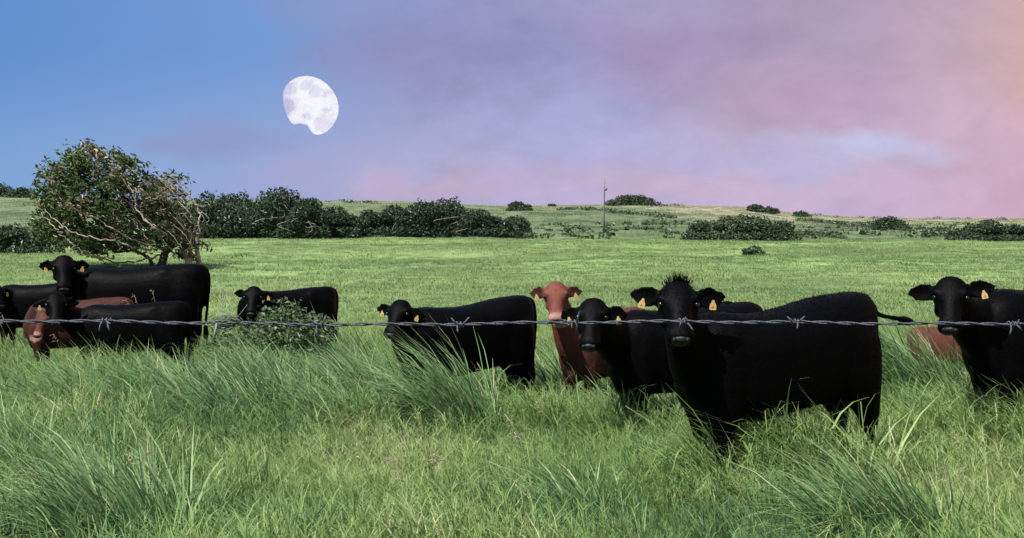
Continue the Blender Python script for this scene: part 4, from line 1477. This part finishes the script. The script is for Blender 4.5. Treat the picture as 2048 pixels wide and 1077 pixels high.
def build_fence():
    M_WIRE = mat_simple("galvanised_wire", (0.075, 0.082, 0.10), 0.5, 0.4, 300, 0.7, metal=0.5, stretch=(1, 1, 1), bump=0.4)
    M_POST = mat_simple("fence_post_wood", (0.16, 0.13, 0.10), 0.9, 0.1, 10, 0.4, stretch=(1, 1, 0.2))
    M_MOSS = mat_leafy("fibre_tuft", [(0.0, C4(0.07, 0.10, 0.07)), (1.0, C4(0.20, 0.24, 0.18))], transl=0.1)
    Yw = 1.44
    k = Yw / F_PX
    z0 = at(0, 646, Yw).z
    bank = g1(0, Yw)
    root = tag(empty("barbed_wire_fence", (0, Yw, bank)), "twisted barbed wire stretched across the whole view in front of the cattle", "fence")
    z0 -= bank
    xs = np.arange(-2.4, 2.4, 0.004)
    pitch = 0.052
    sag = lambda x: -0.0045 * np.cos(x * 1.3) + 0.0016 * np.sin(x * 9) + 0.0007 * np.sin(x * 41 + 1) + 0.004
    for ph in (0, math.pi):
        g = Geo()
        a = xs / pitch * 2 * math.pi + ph + 0.6 * np.sin(xs * 5)
        pts = np.stack([xs, 0.0011 * np.cos(a), z0 + sag(xs) + 0.0011 * np.sin(a)], -1)
        tube(g, pts, np.full(len(xs), 0.00092), 6)
        link("strand", g.mesh("strand"), M_WIRE, root)

    def barb(px, prongs):
        x = (px - 1024) * k
        zc = z0 + float(sag(np.array(x)))
        g = Geo()
        a = np.linspace(0, 2 * math.pi * 2.2, 36)              # the coils round the strands
        tube(g, np.stack([x + (a / a.max() - 0.5) * 0.0095, 0.0028 * np.cos(a), zc + 0.0028 * np.sin(a)], -1), np.full(36, 0.0009), 6)
        for dx, dz, dy in prongs:
            s = np.array([x + np.sign(dx) * 0.003, -0.0045, zc])
            e = np.array([x + dx * k * 0.78, dy, zc - dz * k * 0.72])
            m = s * 0.55 + e * 0.45 + np.array([0, -0.002, 0.0])
            P = curve_pts([s, m, e], 5)
            tube(g, P, np.append(np.full(len(P) - 2, 0.00095), [0.0008, 0.0005]), 6)
        link("barb", g.mesh("barb"), M_WIRE, root)
    barb(212, [(16, 25, -0.01), (-12, 28, -0.008), (20, 6, -0.012)])
    barb(640, [(-26, -22, -0.006), (18, -26, -0.008), (-4, 30, -0.01), (14, 22, 0.006)])
    barb(920, [(-22, -20, -0.006), (24, -22, -0.008), (-4, 20, -0.012)])
    barb(1148, [(-30, -10, -0.006), (12, -32, -0.01), (-6, 14, -0.008), (6, 34, 0.004)])
    barb(1366, [(24, 24, -0.01), (-10, 16, -0.004), (3, -14, -0.008)])
    barb(1588, [(-20, -16, -0.006), (24, -18, -0.008), (2, 16, -0.012)])
    barb(2024, [(18, 16, -0.008), (-14, 26, -0.01), (22, -12, 0.005)])
    for px in (-20, -250, -480, 2260, 2490, 2720):
        barb(px, [(20, 20, -0.01), (-18, -20, -0.01), (14, -18, 0.006)])
    # fibre tuft and grass caught on the barb at the middle left
    rng = np.random.default_rng(3)
    x = (450 - 1024) * k
    zc = z0 + float(sag(np.array(x)))
    g = Geo()
    tn = []
    for i in range(190):
        n0 = g.n
        a, b_ = rng.uniform(0, 2 * np.pi), rng.uniform(0, 2 * np.pi)
        r = 0.0048 * (0.4 + rng.random())
        c = np.array([x + rng.normal(0, 0.006), 0, zc + rng.normal(0.0015, 0.002)])
        p = [c + np.array([math.cos(a + t) * r * 1.7, math.sin(b_) * r * math.sin(a + t), math.sin(a + t) * r * math.cos(b_)]) for t in (0, 0.7, 1.4, 2.2)]
        if rng.random() < 0.03:
            p[-1] = p[-1] + rng.normal(0, 0.012, 3)
        tube(g, p, [0.0004] * 4, 3)
        tn.append(np.full(g.n - n0, rng.random()))
    tube(g, [(x - 0.008, -0.004, zc), (x - 0.010, -0.006, zc - 0.012), (x - 0.013, -0.006, zc - 0.02)], [0.0014, 0.0012, 0.0004], 5)
    tn.append(np.full(g.n - sum(len(t_) for t_ in tn), 0.5))
    me = g.mesh("fibre_tuft")
    set_attr(me, 'tint', np.concatenate(tn))
    link("fibre_tuft", me, M_MOSS, root)
    for xp in (-2.15, 2.2):
        g = Geo()
        xb = g1(xp, Yw) - bank
        tube(g, [(xp, 0.06, xb - 0.3), (xp + 0.01, 0.06, 0.5), (xp, 0.06, z0 + 0.08), (xp, 0.06, z0 + 0.1)], [0.055, 0.052, 0.05, 0.03], 12)
        link("post", g.mesh("post"), M_POST, root)


build_fence()
